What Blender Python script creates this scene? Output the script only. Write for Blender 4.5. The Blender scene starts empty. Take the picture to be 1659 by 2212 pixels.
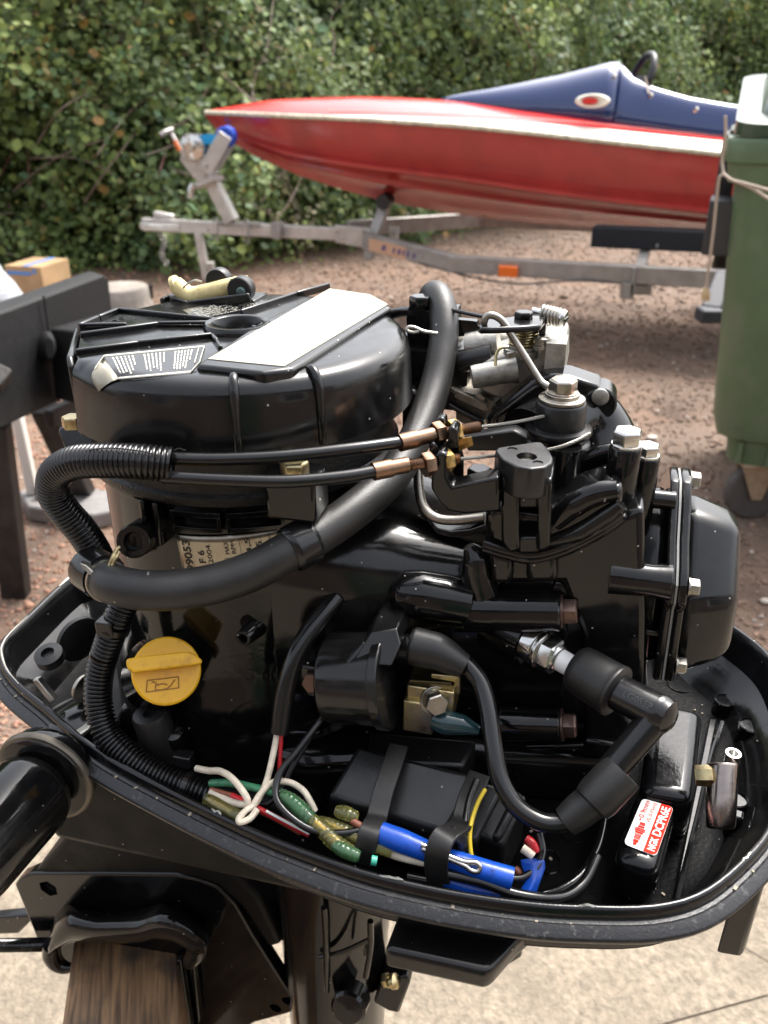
import bpy, math, random
import numpy as np
from mathutils import Vector, Matrix
random.seed(7); rng = np.random.default_rng(7)
SC = bpy.context.scene; COL = SC.collection
R = math.radians

# ------------------------------------------------------------------ camera
CAM_H, PITCH, FPX = 1.32, R(27), 1810.0
cd = bpy.data.cameras.new('camera'); cam = bpy.data.objects.new('camera', cd); COL.objects.link(cam)
cam.location = (0, 0, CAM_H); cam.rotation_euler = (R(90)-PITCH, 0, 0)
cd.sensor_fit = 'VERTICAL'; cd.sensor_height = 36; cd.sensor_width = 27
cd.lens = 36*FPX/2212; cd.clip_start = 0.02; cd.clip_end = 400
cd.dof.use_dof = True; cd.dof.focus_distance = 0.46; cd.dof.aperture_fstop = 12.5
SC.camera = cam
# ------------------------------------------------------------------ sky, sun, exposure
SUN_EL, SUN_AZ = R(58), R(40)          # azimuth from +Y towards +X
w = bpy.data.worlds.new('World'); SC.world = w; w.use_nodes = True
nt = w.node_tree; nt.nodes.clear()
sky = nt.nodes.new('ShaderNodeTexSky'); sky.sky_type = 'NISHITA'; sky.sun_disc = False
sky.sun_elevation = SUN_EL; sky.sun_rotation = SUN_AZ
sky.air_density = 1.0; sky.dust_density = 6.0; sky.ozone_density = 1.0
bg = nt.nodes.new('ShaderNodeBackground'); bg.inputs['Strength'].default_value = 0.14
wo = nt.nodes.new('ShaderNodeOutputWorld')
hs = nt.nodes.new('ShaderNodeHueSaturation'); hs.inputs['Saturation'].default_value = 0.35
nt.links.new(sky.outputs[0], hs.inputs['Color']); nt.links.new(hs.outputs[0], bg.inputs['Color'])
nt.links.new(bg.outputs[0], wo.inputs[0])
sl = bpy.data.lights.new('sun', 'SUN'); sl.energy = 1.3; sl.angle = R(20); sl.color = (1, .96, .9)
so = bpy.data.objects.new('sun', sl); COL.objects.link(so)
sdir = Vector((math.sin(SUN_AZ)*math.cos(SUN_EL), math.cos(SUN_AZ)*math.cos(SUN_EL), math.sin(SUN_EL)))
so.rotation_euler = sdir.to_track_quat('Z', 'Y').to_euler(); so.location = (0, 3, 6)
SC.view_settings.view_transform = 'Standard'; SC.view_settings.look = 'None'
SC.view_settings.gamma = 1; SC.view_settings.exposure = 1.88; SC.view_settings.use_curve_mapping = False

# ------------------------------------------------------------------ measuring: where a sight line meets a real plane
_F = Vector((0, math.cos(PITCH), -math.sin(PITCH))); _U = Vector((0, math.sin(PITCH), math.cos(PITCH)))
CAMP = Vector((0, 0, CAM_H))
def ray(x, y): return _F + Vector((1, 0, 0))*((x-829.5)/FPX) - _U*((y-1106)/FPX)
def W(x, y, t): return CAMP + ray(x, y)*t
def Wz(x, y, z):
    d = ray(x, y); return CAMP + d*((z-CAM_H)/d.z)
def Wy(x, y, Y):
    d = ray(x, y); return CAMP + d*(Y/d.y)
PSI = R(14)
A = Vector((math.cos(PSI), -math.sin(PSI), 0)); B = Vector((math.sin(PSI), math.cos(PSI), 0)); K = Vector((0, 0, 1))
C0 = Vector((-0.0822, 0.4659, 0.99))     # crank axis at the height of the tray rim
def E(a, b, h): return C0 + (A*a + B*b + K*h)*0.001
def Wb(x, y, b):                          # on the upright fore-and-aft plane b mm off the crank axis
    d = ray(x, y); return CAMP + d*(((C0 + B*(b*.001) - CAMP).dot(B))/d.dot(B))
def Wh(x, y, h): return Wz(x, y, C0.z + h*.001)
mm = 0.001

# ------------------------------------------------------------------ geometry builders -> (verts, faces)
def spline(P, n=8, closed=False):
    P = [Vector(p) for p in P]
    if len(P) < 3 and not closed: return [P[0].lerp(P[-1], i/n) for i in range(n+1)]
    out = []; m = len(P); segs = m if closed else m-1
    for i in range(segs):
        if closed: p0, p1, p2, p3 = P[i-1], P[i], P[(i+1) % m], P[(i+2) % m]
        else:
            p1, p2 = P[i], P[i+1]; p0 = P[i-1] if i else p1*2-p2; p3 = P[i+2] if i+2 < m else p2*2-p1
        for k in range(n):
            t = k/n
            out.append(.5*((2*p1) + (p2-p0)*t + (2*p0-5*p1+4*p2-p3)*t*t + (3*p1-p0-3*p2+p3)*t**3))
    if not closed: out.append(P[-1].copy())
    return out
def resample(P, step):
    out = [P[0]]; acc = 0
    for i in range(1, len(P)):
        seg = P[i]-P[i-1]; L = seg.length; d = step-acc
        while d <= L and L > 0:
            out.append(P[i-1]+seg*(d/L)); d += step
        acc = L-(d-step)
    return out
def frames(P):
    T = []
    for i in range(len(P)):
        t = (P[min(i+1, len(P)-1)]-P[max(i-1, 0)])
        T.append(t.normalized() if t.length > 1e-9 else Vector((0, 0, 1)))
    u = T[0].orthogonal().normalized(); out = []
    for t in T:
        u = (u - t*u.dot(t)); u = u.normalized() if u.length > 1e-6 else t.orthogonal().normalized()
        out.append((t, u, t.cross(u)))
    return out
def g_loft(rings, cap=True, closed=False):
    n = len(rings[0]); V = [tuple(p) for r in rings for p in r]; Fc = []
    m = len(rings)
    for i in range(m if closed else m-1):
        j = (i+1) % m
        for k in range(n):
            l = (k+1) % n; Fc.append((i*n+k, i*n+l, j*n+l, j*n+k))
    if cap and not closed:
        Fc.append(tuple(range(n-1, -1, -1))); Fc.append(tuple((m-1)*n+k for k in range(n)))
    return V, Fc
def g_tube(P, r, n=14, res=8, raw=False, cap=True, flat=1.0):
    """r: number, list per control point, or function of arc length (m)"""
    Q = [Vector(p) for p in P] if raw else spline(P, res)
    fr = frames(Q); rings = []; s = 0; nc = len(P)-1
    for i, (q, (t, u, v)) in enumerate(zip(Q, fr)):
        if i: s += (q-Q[i-1]).length
        if callable(r): rr = r(s)
        elif isinstance(r, (list, tuple)):
            f = i/(len(Q)-1)*nc; k = min(int(f), nc-1); rr = r[k]+(r[k+1]-r[k])*(f-k)
        else: rr = r
        rings.append([q+(u*math.cos(2*math.pi*k/n)*rr+v*math.sin(2*math.pi*k/n)*rr*flat) for k in range(n)])
    return g_loft(rings, cap)
def basis(ax):
    ax = Vector(ax).normalized(); u = (K.cross(ax) if abs(ax.z) < .9 else A.copy() - ax*A.dot(ax)).normalized()
    return ax, u, ax.cross(u)
def g_lathe(o, axis, prof, n=32, cap=True, phase=0):
    """prof in mm: (radius, height along axis)"""
    ax, u, v = basis(axis); o = Vector(o)
    rings = [[o+ax*(h*mm)+(u*math.cos(2*math.pi*k/n+phase)+v*math.sin(2*math.pi*k/n+phase))*(max(r, .02)*mm) for k in range(n)] for r, h in prof]
    return g_loft(rings, cap)
def g_cyl(p, q, r, n=24):
    p, q = Vector(p), Vector(q); L = (q-p).length/mm
    return g_lathe(p, q-p, [(r, 0), (r, L)], n)
def g_prism(P, vec):
    P = [Vector(p) for p in P]; vec = Vector(vec); n = len(P)
    V = [tuple(p) for p in P]+[tuple(p+vec) for p in P]
    Fc = [tuple(range(n-1, -1, -1)), tuple(range(n, 2*n))]+[(k, (k+1) % n, n+(k+1) % n, n+k) for k in range(n)]
    return V, Fc
def g_box(c, half, ax=None):
    x, y, z = ax or (Vector((1, 0, 0)), Vector((0, 1, 0)), Vector((0, 0, 1))); c = Vector(c)
    P = [c+x*(sx*half[0])+y*(sy*half[1])-z*half[2] for sx, sy in ((-1, -1), (1, -1), (1, 1), (-1, 1))]
    return g_prism(P, z*(2*half[2]))
EAX = (A, B, K)
def g_bar(p, q, w, h, up=K):
    p, q = Vector(p), Vector(q); t = (q-p).normalized(); s = t.cross(Vector(up)).normalized(); u = s.cross(t)
    return g_box((p+q)/2, ((q-p).length/2, w/2, h/2), (t, s, u))
def g_hex(o, axis, af, h, n=6, phase=.3):
    rc = af/2/math.cos(math.pi/n)
    return g_lathe(o, axis, [(rc*.96, 0), (rc, .03*af), (rc, h-.08*af), (rc*.88, h), ], n, True, phase)
def g_thread(p, q, r, pitch=1.25, n=14):
    p, q = Vector(p), Vector(q); L = (q-p).length/mm; pr = []; h = 0
    while h < L: pr += [(r, h), (r*.84, h+pitch*.5)]; h += pitch
    return g_lathe(p, q-p, pr+[(r, L)], n)
def g_grid(fn, nu, nv):
    V = [tuple(fn(i/nu, j/nv)) for j in range(nv+1) for i in range(nu+1)]
    Fc = [(j*(nu+1)+i, j*(nu+1)+i+1, (j+1)*(nu+1)+i+1, (j+1)*(nu+1)+i) for j in range(nv) for i in range(nu)]
    return V, Fc

# ------------------------------------------------------------------ objects
WL = {}
def link(o, parent, loc):
    COL.objects.link(o); WL[o.name] = Vector(loc)
    if parent is not None:
        o.parent = parent; o.location = Vector(loc)-WL[parent.name]
    else: o.location = loc
    return o
def thing(name, label, cat, loc, group=None):
    o = bpy.data.objects.new(name, None); o.empty_display_size = .05; link(o, None, loc)
    o['label'] = label; o['category'] = cat
    if group: o['group'] = group
    return o
def tag(o, label=None, cat=None, group=None, kind=None):
    if label: o['label'] = label
    if cat: o['category'] = cat
    if group: o['group'] = group
    if kind: o['kind'] = kind
    return o
def part(name, geos, mat, parent=None, bevel=0, seg=2, sharp=38, smooth=True, mats=None, solid=0, sub=0):
    if geos and isinstance(geos[0], list) and geos[0] and not isinstance(geos[0][0], (list, tuple)) or isinstance(geos, tuple): geos = [geos]
    V = []; Fc = []; mi = []
    for gi, (v, f) in enumerate(geos):
        o = len(V); V += [tuple(p) for p in v]; Fc += [tuple(i+o for i in q) for q in f]; mi += [gi]*len(f)
    c = Vector((sum(p[0] for p in V)/len(V), sum(p[1] for p in V)/len(V), sum(p[2] for p in V)/len(V)))
    me = bpy.data.meshes.new(name); me.from_pydata([(p[0]-c.x, p[1]-c.y, p[2]-c.z) for p in V], [], Fc)
    import bmesh
    bm = bmesh.new(); bm.from_mesh(me); bmesh.ops.recalc_face_normals(bm, faces=bm.faces); bm.to_mesh(me); bm.free()
    me.polygons.foreach_set('use_smooth', [smooth]*len(me.polygons))
    for m in (mats or [mat]): me.materials.append(m)
    if mats: me.polygons.foreach_set('material_index', [min(i, len(mats)-1) for i in mi])
    if smooth: me.set_sharp_from_angle(angle=R(sharp))
    o = bpy.data.objects.new(name, me); link(o, parent, c)
    if solid:
        s = o.modifiers.new('solid', 'SOLIDIFY'); s.thickness = solid; s.offset = 0
    if bevel:
        b = o.modifiers.new('bevel', 'BEVEL'); b.width = bevel; b.segments = seg; b.limit_method = 'ANGLE'; b.angle_limit = R(32)
        b.harden_normals = False
    if sub:
        s = o.modifiers.new('sub', 'SUBSURF'); s.levels = sub; s.render_levels = sub
    return o
def cut(o, geo):      # carve a real hole, then bake
    me = bpy.data.meshes.new('cutter'); me.from_pydata(geo[0], [], geo[1])
    import bmesh
    bm = bmesh.new(); bm.from_mesh(me); bmesh.ops.recalc_face_normals(bm, faces=bm.faces); bm.to_mesh(me); bm.free()
    c = bpy.data.objects.new('cutter', me); COL.objects.link(c)
    b = o.modifiers.new('cut', 'BOOLEAN'); b.operation = 'DIFFERENCE'; b.object = c; b.solver = 'EXACT'
    bpy.context.view_layer.update()
    dg = bpy.context.evaluated_depsgraph_get(); nm = bpy.data.meshes.new_from_object(o.evaluated_get(dg))
    if len(nm.polygons) > 4: o.data = nm
    o.modifiers.clear(); bpy.data.objects.remove(c); bpy.data.meshes.remove(me); return o
def text_geo(s, size, fn, align='CENTER', bold=False, shear=0, spacing=1.0):
    """flat lettering as a mesh, each point sent through fn(u, v) -> world"""
    c = bpy.data.curves.new('t', 'FONT'); c.body = s; c.size = size; c.align_x = align; c.align_y = 'CENTER'
    c.shear = shear; c.resolution_u = 3; c.space_character = spacing
    if bold: c.offset = size*.022
    o = bpy.data.objects.new('t', c); COL.objects.link(o)
    dg = bpy.context.evaluated_depsgraph_get(); me = bpy.data.meshes.new_from_object(o.evaluated_get(dg))
    V = [tuple(fn(v.co.x, v.co.y)) for v in me.vertices]; Fc = [tuple(p.vertices) for p in me.polygons]
    bpy.data.objects.remove(o); bpy.data.meshes.remove(me); bpy.data.curves.remove(c)
    return V, Fc

# ------------------------------------------------------------------ materials
def M(name, col, rough=.4, metal=0, bump=None, var=0, vscale=60, dust=None, rvar=0, specks=0, coat=0, spec=.5,
      trans=0, edge=0, col2=None, c2=(.45, .6, 40), emit=None, ior=1.5):
    m = bpy.data.materials.new(name); m.use_nodes = True; t = m.node_tree; p = t.nodes['Principled BSDF']
    L = t.links.new; N = t.nodes.new
    p.inputs['Base Color'].default_value = (*col, 1); p.inputs['Roughness'].default_value = rough
    p.inputs['Metallic'].default_value = metal; p.inputs['Coat Weight'].default_value = coat
    p.inputs['Coat Roughness'].default_value = .12; p.inputs['Specular IOR Level'].default_value = spec
    p.inputs['Transmission Weight'].default_value = trans; p.inputs['IOR'].default_value = ior
    tc = N('ShaderNodeTexCoord').outputs['Object']
    def noise(sc, det=4, ro=.55):
        n = N('ShaderNodeTexNoise'); n.inputs['Scale'].default_value = sc; n.inputs['Detail'].default_value = det
        n.inputs['Roughness'].default_value = ro; L(tc, n.inputs['Vector']); return n.outputs['Fac']
    def ramp(f, a, b):
        r = N('ShaderNodeMapRange'); r.inputs['From Min'].default_value = a; r.inputs['From Max'].default_value = b
        L(f, r.inputs['Value']); return r.outputs['Result']
    def mix(fac, a, b):
        x = N('ShaderNodeMix'); x.data_type = 'RGBA'
        if isinstance(fac, float): x.inputs['Factor'].default_value = fac
        else: L(fac, x.inputs['Factor'])
        for s, v in (('A', a), ('B', b)):
            i = [q for q in x.inputs if q.name == s and q.type == 'RGBA'][0]
            if isinstance(v, tuple): i.default_value = (*v, 1)
            else: L(v, i)
        return [q for q in x.outputs if q.type == 'RGBA'][0]
    c = col
    if var:
        c = mix(ramp(noise(vscale), .3, .7), tuple(x*(1-var) for x in col), tuple(min(1, x*(1+var)) for x in col))
    if col2: c = mix(ramp(noise(c2[2], 6, .65), c2[0], c2[1]), c, col2)
    if dust:      # (colour, lo, hi, scale)
        d = ramp(noise(dust[3], 8, .72), dust[1], dust[2]); c = mix(d, c, dust[0])
        rr = N('ShaderNodeMapRange'); L(d, rr.inputs['Value']); rr.inputs['To Min'].default_value = rough; rr.inputs['To Max'].default_value = .75
        L(rr.outputs[0], p.inputs['Roughness'])
    if specks:
        v = N('ShaderNodeTexVoronoi'); v.inputs['Scale'].default_value = 190; L(tc, v.inputs['Vector'])
        s1 = N('ShaderNodeMath'); s1.operation = 'LESS_THAN'; L(v.outputs['Distance'], s1.inputs[0]); s1.inputs[1].default_value = .10
        sp = N('ShaderNodeSeparateColor'); L(v.outputs['Color'], sp.inputs[0])
        s2 = N('ShaderNodeMath'); s2.operation = 'LESS_THAN'; L(sp.outputs[0], s2.inputs[0]); s2.inputs[1].default_value = specks
        s3 = N('ShaderNodeMath'); s3.operation = 'MULTIPLY'; L(s1.outputs[0], s3.inputs[0]); L(s2.outputs[0], s3.inputs[1])
        c = mix(s3.outputs[0], c, (.32, .3, .27))
    if edge:      # paint worn thin on sharp arrises
        bv = N('ShaderNodeBevel'); bv.samples = 4; bv.inputs['Radius'].default_value = .0011
        ge = N('ShaderNodeNewGeometry'); dt = N('ShaderNodeVectorMath'); dt.operation = 'DOT_PRODUCT'
        L(bv.outputs[0], dt.inputs[0]); L(ge.outputs['Normal'], dt.inputs[1])
        e1 = N('ShaderNodeMapRange'); L(dt.outputs['Value'], e1.inputs['Value']); e1.inputs['From Min'].default_value = .985; e1.inputs['From Max'].default_value = .90
        e2 = N('ShaderNodeMath'); e2.operation = 'MULTIPLY'; L(e1.outputs[0], e2.inputs[0]); L(ramp(noise(140, 6, .7), .5, .72), e2.inputs[1])
        e3 = N('ShaderNodeMath'); e3.operation = 'MULTIPLY'; L(e2.outputs[0], e3.inputs[0]); e3.inputs[1].default_value = edge
        c = mix(e3.outputs[0], c, (.16, .155, .14))
    if not isinstance(c, tuple): L(c, p.inputs['Base Color'])
    if rvar and not dust:
        rr = N('ShaderNodeMapRange'); L(noise(55, 5, .6), rr.inputs['Value']); rr.inputs['From Min'].default_value = .3; rr.inputs['From Max'].default_value = .7
        rr.inputs['To Min'].default_value = max(.02, rough-rvar); rr.inputs['To Max'].default_value = rough+rvar
        L(rr.outputs[0], p.inputs['Roughness'])
    if bump:
        b = N('ShaderNodeBump'); b.inputs['Strength'].default_value = bump[1]; b.inputs['Distance'].default_value = bump[2] if len(bump) > 2 else .0006
        L(noise(bump[0], 3, .6), b.inputs['Height']); L(b.outputs[0], p.inputs['Normal'])
    return m
K_PAINT = M('black_paint', (.0035, .0035, .0038), .12, bump=(130, .13, .0005), rvar=.07, specks=.13, spec=.42, edge=.8, col2=(.011, .010, .0085), c2=(.52, .72, 30))
K_CAST = M('black_cast_paint', (.0045, .0045, .0047), .14, bump=(240, .16, .0004), rvar=.07, specks=.14, spec=.42, edge=.9, col2=(.012, .0112, .0098), c2=(.5, .72, 30))
K_TRAY = M('black_tray_paint', (.0035, .0036, .004), .16, bump=(260, .2, .0005), rvar=.08, specks=.07, spec=.4)
K_PLAS = M('black_plastic', (.005, .005, .0052), .2, bump=(260, .06, .0003), rvar=.1, specks=.14, col2=(.018, .0178, .017), c2=(.5, .75, 14), spec=.45)
K_ROUGH = M('rough_black_plastic', (.006, .006, .006), .36, bump=(700, .9, .0006), rvar=.05, specks=.05)
K_SATIN = M('satin_black', (.007, .007, .0073), .34, bump=(500, .15, .0003), rvar=.08, specks=.06)
K_RUB = M('black_rubber', (.011, .0108, .0108), .44, bump=(520, .25, .0004), var=.3, specks=.07)
K_HOSE = M('grey_black_hose', (.0155, .015, .0146), .47, bump=(700, .35, .0004), var=.35, specks=.09)
K_CABLE = M('cable_sheath', (.006, .006, .0064), .22, bump=(300, .05), rvar=.05)
K_FLOOR = M('rough_tray_floor', (.0035, .0035, .0038), .42, bump=(420, .6, .0006), rvar=.12, specks=.14, spec=.05)
K_DULL = M('dull_black_casting', (.004, .004, .0042), .5, bump=(200, .25, .0005), rvar=.1, specks=.08, spec=.16)
K_DUST = M('dusty_black_paint', (.008, .008, .009), .36, bump=(600, .4, .0005), dust=((.12, .12, .115), .56, .82, 300))
BARE = M('bare_alloy_edge', (.34, .34, .31), .5, 1, bump=(300, .3), var=.3)
ALLOY = M('cast_alloy', (.37, .36, .33), .46, .75, bump=(420, .5, .0004), var=.25, vscale=90, col2=(.16, .14, .11), c2=(.5, .75, 70))
ALLOYD = M('dull_alloy', (.22, .2, .165), .48, .8, bump=(380, .4), var=.35, vscale=120)
STEEL = M('bright_steel', (.62, .61, .58), .22, 1, bump=(200, .06), rvar=.08)
STEELD = M('dull_steel', (.36, .34, .3), .34, 1, bump=(300, .2), var=.3, rvar=.1)
ZINC = M('zinc_gold', (.48, .4, .22), .33, 1, bump=(300, .25), var=.3, col2=(.2, .13, .06), c2=(.5, .72, 120))
BRASS = M('brass', (.52, .34, .12), .32, 1, bump=(260, .3), var=.3, col2=(.2, .16, .07), c2=(.48, .7, 170))
COPPER = M('coppery_brass', (.24, .145, .095), .36, 1, bump=(260, .3), var=.3, col2=(.13, .14, .1), c2=(.52, .72, 150))
BROWN = M('browned_bolt', (.13, .085, .07), .36, .8, bump=(280, .3), var=.3)
YEL = M('yellow_plastic', (.80, .44, .015), .3, bump=(350, .12), col2=(.5, .23, .01), c2=(.52, .8, 110))
CREAM = M('yellowed_plastic', (.66, .55, .27), .38, bump=(300, .15), col2=(.34, .24, .08), c2=(.56, .74, 70))
WHITE = M('white_label', (.34, .315, .245), .34, bump=(60, .06), col2=(.26, .235, .17), c2=(.5, .75, 35))
LABELK = M('black_label', (.012, .012, .012), .2)
PRINTW = M('white_print', (.62, .6, .52), .4)
PLATE = M('name_plate', (.36, .33, .27), .3, .9, bump=(200, .1), col2=(.2, .1, .045), c2=(.5, .68, 45))
INK = M('black_ink', (.015, .014, .013), .5)
RED = M("label_red", (.60, .022, .010), .55, spec=.05)
LWHITE = M("label_white", (.74, .74, .70), .5, spec=.05)
CERAM = M('white_ceramic', (.8, .8, .78), .15)
BLUE = M('blue_sleeve', (.004, .06, .38), .34, bump=(160, .3), col2=(.004, .012, .09), c2=(.57, .75, 130))
W_WHITE = M('cream_wire', (.6, .53, .42), .42, var=.2, vscale=150, col2=(.14, .1, .06), c2=(.62, .75, 300))
W_GREEN = M('green_wire', (.035, .17, .085), .42, var=.3, vscale=200, col2=(.05, .06, .04), c2=(.58, .75, 260))
W_RED = M('red_wire', (.4, .012, .016), .36, var=.2)
W_BROWN = M('brown_wire', (.2, .06, .03), .4)
W_YEL = M('yellow_wire', (.62, .45, .02), .4)
CLEARY = M('clear_yellow_sleeve', (.42, .41, .14), .15, trans=.85, spec=.6, bump=(300, .3))
CLEARG = M('clear_green_sleeve', (.16, .38, .18), .15, trans=.8, spec=.6, bump=(300, .3))
TEAL = M('teal_terminal', (.05, .36, .25), .35)
CLEARB = M('clear_blue_sleeve', (.025, .065, .075), .1, trans=.4, spec=.6)
# =================================================================== SETTING
def struct(o): o['kind'] = 'structure'; return o
G_MAT = M('gravel_earth', (.150, .094, .063), .9, bump=(70, 1.0, .012), var=.45, vscale=9, col2=(.14, .098, .072), c2=(.42, .62, 1.1))
def flat_sheet(name, x0, x1, y0, y1, n, mat, amp=0, z=0):
    o = part(name, g_grid(lambda u, v: Vector((x0+(x1-x0)*u, y0+(y1-y0)*v, z+amp*(math.sin(u*31+v*17)*math.sin(v*23+1.3*u)))), n, n), mat); return o
struct(flat_sheet('ground', -60, 60, -20, 100, 80, G_MAT))
C_MAT = M('concrete', (.20, .165, .122), .85, bump=(180, 1.0, .005), var=.38, vscale=85, col2=(.15, .122, .09), c2=(.46, .72, 7), specks=0)
# paved strip: poured concrete bays with open joints
pave = part('pavement', g_box((0.0, -.5, .016), (6, 1.83, .016)), M('joint_dirt', (.165, .138, .102), .95, bump=(200, .6, .002)))
struct(pave)
def bay(poly): return part('concrete_slab', g_prism([Vector((x, y, .006)) for x, y in poly], K*.03), C_MAT, pave, bevel=.0015)
j0, j1 = Wz(1480, 2200, .036), Wz(1659, 2150, .036); je = (j1-j0).normalized()
def jp(x, off): return (x, j0.y+(x-j0.x)*je.y/je.x+off)
bay([jp(-6, .0015), jp(6, .0015), (6, 1.34), (-6, 1.34)]) if jp(6, 0)[1] < 1.3 else bay([jp(-6, .0015), jp(1.4, .0015), (1.4, 1.34), (-6, 1.34)])
bay([(-6, -2.3), (1.4, -2.3), jp(1.4, -.0015), jp(-6, -.0015)])
k0, k1 = Wz(1588, 2036, .0362), Wz(1700, 2100, .0362)
part('slab_crack', g_bar(k0, k1, .0035, .0008), M('dark_joint', (.085, .07, .052), .95), pave)
# unseen brick building, guessed and added behind the viewer to darken the paint's reflections
HB = M('house_brick', (.12, .085, .07), .85, bump=(60, .5, .004), var=.35, vscale=5); HF = M('dark_window_glass', (.02, .022, .025), .06)
unseen_house = thing('unseen_house', 'unseen brick wall added behind the viewer to darken reflections in the black paint', 'unseen_house', (0, -2.5, 0))
part('wall', g_box((0, -2.5, 1.3), (7, .15, 1.3)), HB, unseen_house)
for x_ in (-2.6, 2.4):
    wn_ = part('window', g_box((x_, -2.35, 1.6), (.7, .03, .6)), M('white_frame', (.7, .7, .68), .4), unseen_house, bevel=.01)
    part('pane', g_box((x_, -2.318, 1.6), (.62, .004, .52)), HF, wn_)
part('door', g_box((0.4, -2.33, 1.03), (.45, .03, 1.0)), M('dark_green_door', (.02, .05, .03), .4), unseen_house, bevel=.01)
part('roof', g_prism([Vector((x, y, z)) for x, y, z in ((-7.3, -2.1, 2.5), (7.3, -2.1, 2.5), (7.3, -6, 4.2), (-7.3, -6, 4.2))], K*.12), M('roof_slate', (.05, .05, .055), .7), unseen_house)

# loose gravel: stones strewn over the yard
def pebbles():
    base = np.array([(1,0,0),(-1,0,0),(0,1,0),(0,-1,0),(0,0,1),(0,0,-1)], float)
    fc = np.array([(0,2,4),(2,1,4),(1,3,4),(3,0,4),(2,0,5),(1,2,5),(3,1,5),(0,3,5)])
    n = 85000
    # density falls with distance
    y = 1.36+ (rng.random(n)**1.5)*9.5; x = (rng.random(n)-.5)*(2.4+y*1.15)+.1
    s = (.0032+.0085*rng.random(n)**3)*(1+.12*np.maximum(y-2, 0))
    big = rng.random(n) < .008; s[big] *= 1.9
    V = base[None]*s[:, None, None]*(.65+.7*rng.random((n, 1, 3)))+rng.normal(0, .18, (n, 6, 3))*s[:, None, None]
    a = rng.random(n)*6.28; ca, sa = np.cos(a)[:, None], np.sin(a)[:, None]
    X = V[:, :, 0]*ca-V[:, :, 1]*sa; Y = V[:, :, 0]*sa+V[:, :, 1]*ca
    V = np.stack([X+x[:, None], Y+y[:, None], V[:, :, 2]*.7+s[:, None]*.25], -1).reshape(-1, 3)
    Fi = (fc[None]+(np.arange(n)*6)[:, None, None]).reshape(-1, 3)
    me = bpy.data.meshes.new('gravel'); me.vertices.add(len(V)); me.vertices.foreach_set('co', V.ravel())
    me.loops.add(len(Fi)*3); me.loops.foreach_set('vertex_index', Fi.ravel().astype(np.int32)); me.polygons.add(len(Fi))
    me.polygons.foreach_set('loop_start', np.arange(0, len(Fi)*3, 3, dtype=np.int32)); me.update(calc_edges=True)
    left = np.clip(.55-(x+.3*(y-3))*.35, 0, 1)[:, None]       # pinker stone towards one side of the yard
    c = np.array([.175, .128, .10])*(1-left)+np.array([.29, .165, .118])*left
    c = c*np.array([1, .95, .88])*(.76+.7*rng.random((n, 1))**1.6); pale = rng.random(n) < .05; c[pale] = np.array([.42, .36, .31])*(.7+.5*rng.random((pale.sum(), 1)))
    att = me.attributes.new('tint', 'FLOAT_COLOR', 'FACE'); cc = np.ones((n, 8, 4)); cc[:, :, :3] = c[:, None]
    att.data.foreach_set('color', cc.ravel().astype(np.float32))
    m = bpy.data.materials.new('gravel_stone'); m.use_nodes = True; t = m.node_tree; p = t.nodes['Principled BSDF']; p.inputs['Roughness'].default_value = .85
    at = t.nodes.new('ShaderNodeAttribute'); at.attribute_name = 'tint'; t.links.new(at.outputs['Color'], p.inputs['Base Color'])
    me.materials.append(m); me.polygons.foreach_set('use_smooth', [True]*len(me.polygons)); o = bpy.data.objects.new('gravel', me); link(o, None, (0, 0, 0)); o['kind'] = 'stuff'
pebbles()

# =================================================================== HEDGE of brambles
hl = [(-7, 5.9), (-4.2, 6.2), (-2.6, 6.55), (-1.4, 6.95), (-.5, 7.6), (.6, 8.5), (1.7, 9.3), (3.2, 10.3), (5.5, 11.6), (9, 13)]
hp2 = spline([Vector((x, y, 0)) for x, y in hl], 12)
hcum = np.cumsum([0]+[(hp2[i+1]-hp2[i]).length for i in range(len(hp2)-1)]); hX = np.array([(p.x, p.y) for p in hp2])
def hedge_at(s): 
    return np.stack([np.interp(s, hcum, hX[:, 0]), np.interp(s, hcum, hX[:, 1])], -1)
HT = np.array([hp2[min(i+1, len(hp2)-1)]-hp2[max(i-1, 0)] for i in range(len(hp2))])[:, :2]; HT /= np.linalg.norm(HT, axis=1)[:, None]
def hedge_n(s):
    tx = np.interp(s, hcum, HT[:, 0]); ty = np.interp(s, hcum, HT[:, 1]); return np.stack([ty, -tx], -1)
def hbulge(s, z):      # how far the leafy face stands out (lumpy)
    f = lambda a, b, c: np.sin(s*a+c)*np.sin(z*b+c*1.7)
    return .26*f(1.15, 1.9, .4)+.20*f(2.7, 2.8, 2.1)+.16*f(5.3, 4.4, 4.0)+.10*f(9.7, 8.1, 1.1)+.07*f(17, 15, 5)
HH = 2.7
leaf_mat = bpy.data.materials.new('bramble_leaf'); leaf_mat.use_nodes = True
_t = leaf_mat.node_tree; _p = _t.nodes['Principled BSDF']; _a = _t.nodes.new('ShaderNodeAttribute'); _a.attribute_name = 'tint'
_t.links.new(_a.outputs['Color'], _p.inputs['Base Color']); _p.inputs['Roughness'].default_value = .58
_tr = _t.nodes.new('ShaderNodeBsdfTranslucent'); _t.links.new(_a.outputs['Color'], _tr.inputs['Color'])
_mx = _t.nodes.new('ShaderNodeMixShader'); _mx.inputs[0].default_value = .5
_t.links.new(_p.outputs[0], _mx.inputs[1]); _t.links.new(_tr.outputs[0], _mx.inputs[2]); _t.links.new(_mx.outputs[0], _t.nodes['Material Output'].inputs[0])
LEAF = np.array([(0, 0, 0), (-.33, .3, .05), (-.42, .62, -.02), (0, 1.05, -.12), (.42, .62, -.02), (.33, .3, .05), (0, .55, -.07)])
LF = np.array([(0, 6, 1), (1, 6, 2), (2, 6, 3), (3, 6, 4), (4, 6, 5), (5, 6, 0)])
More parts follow.
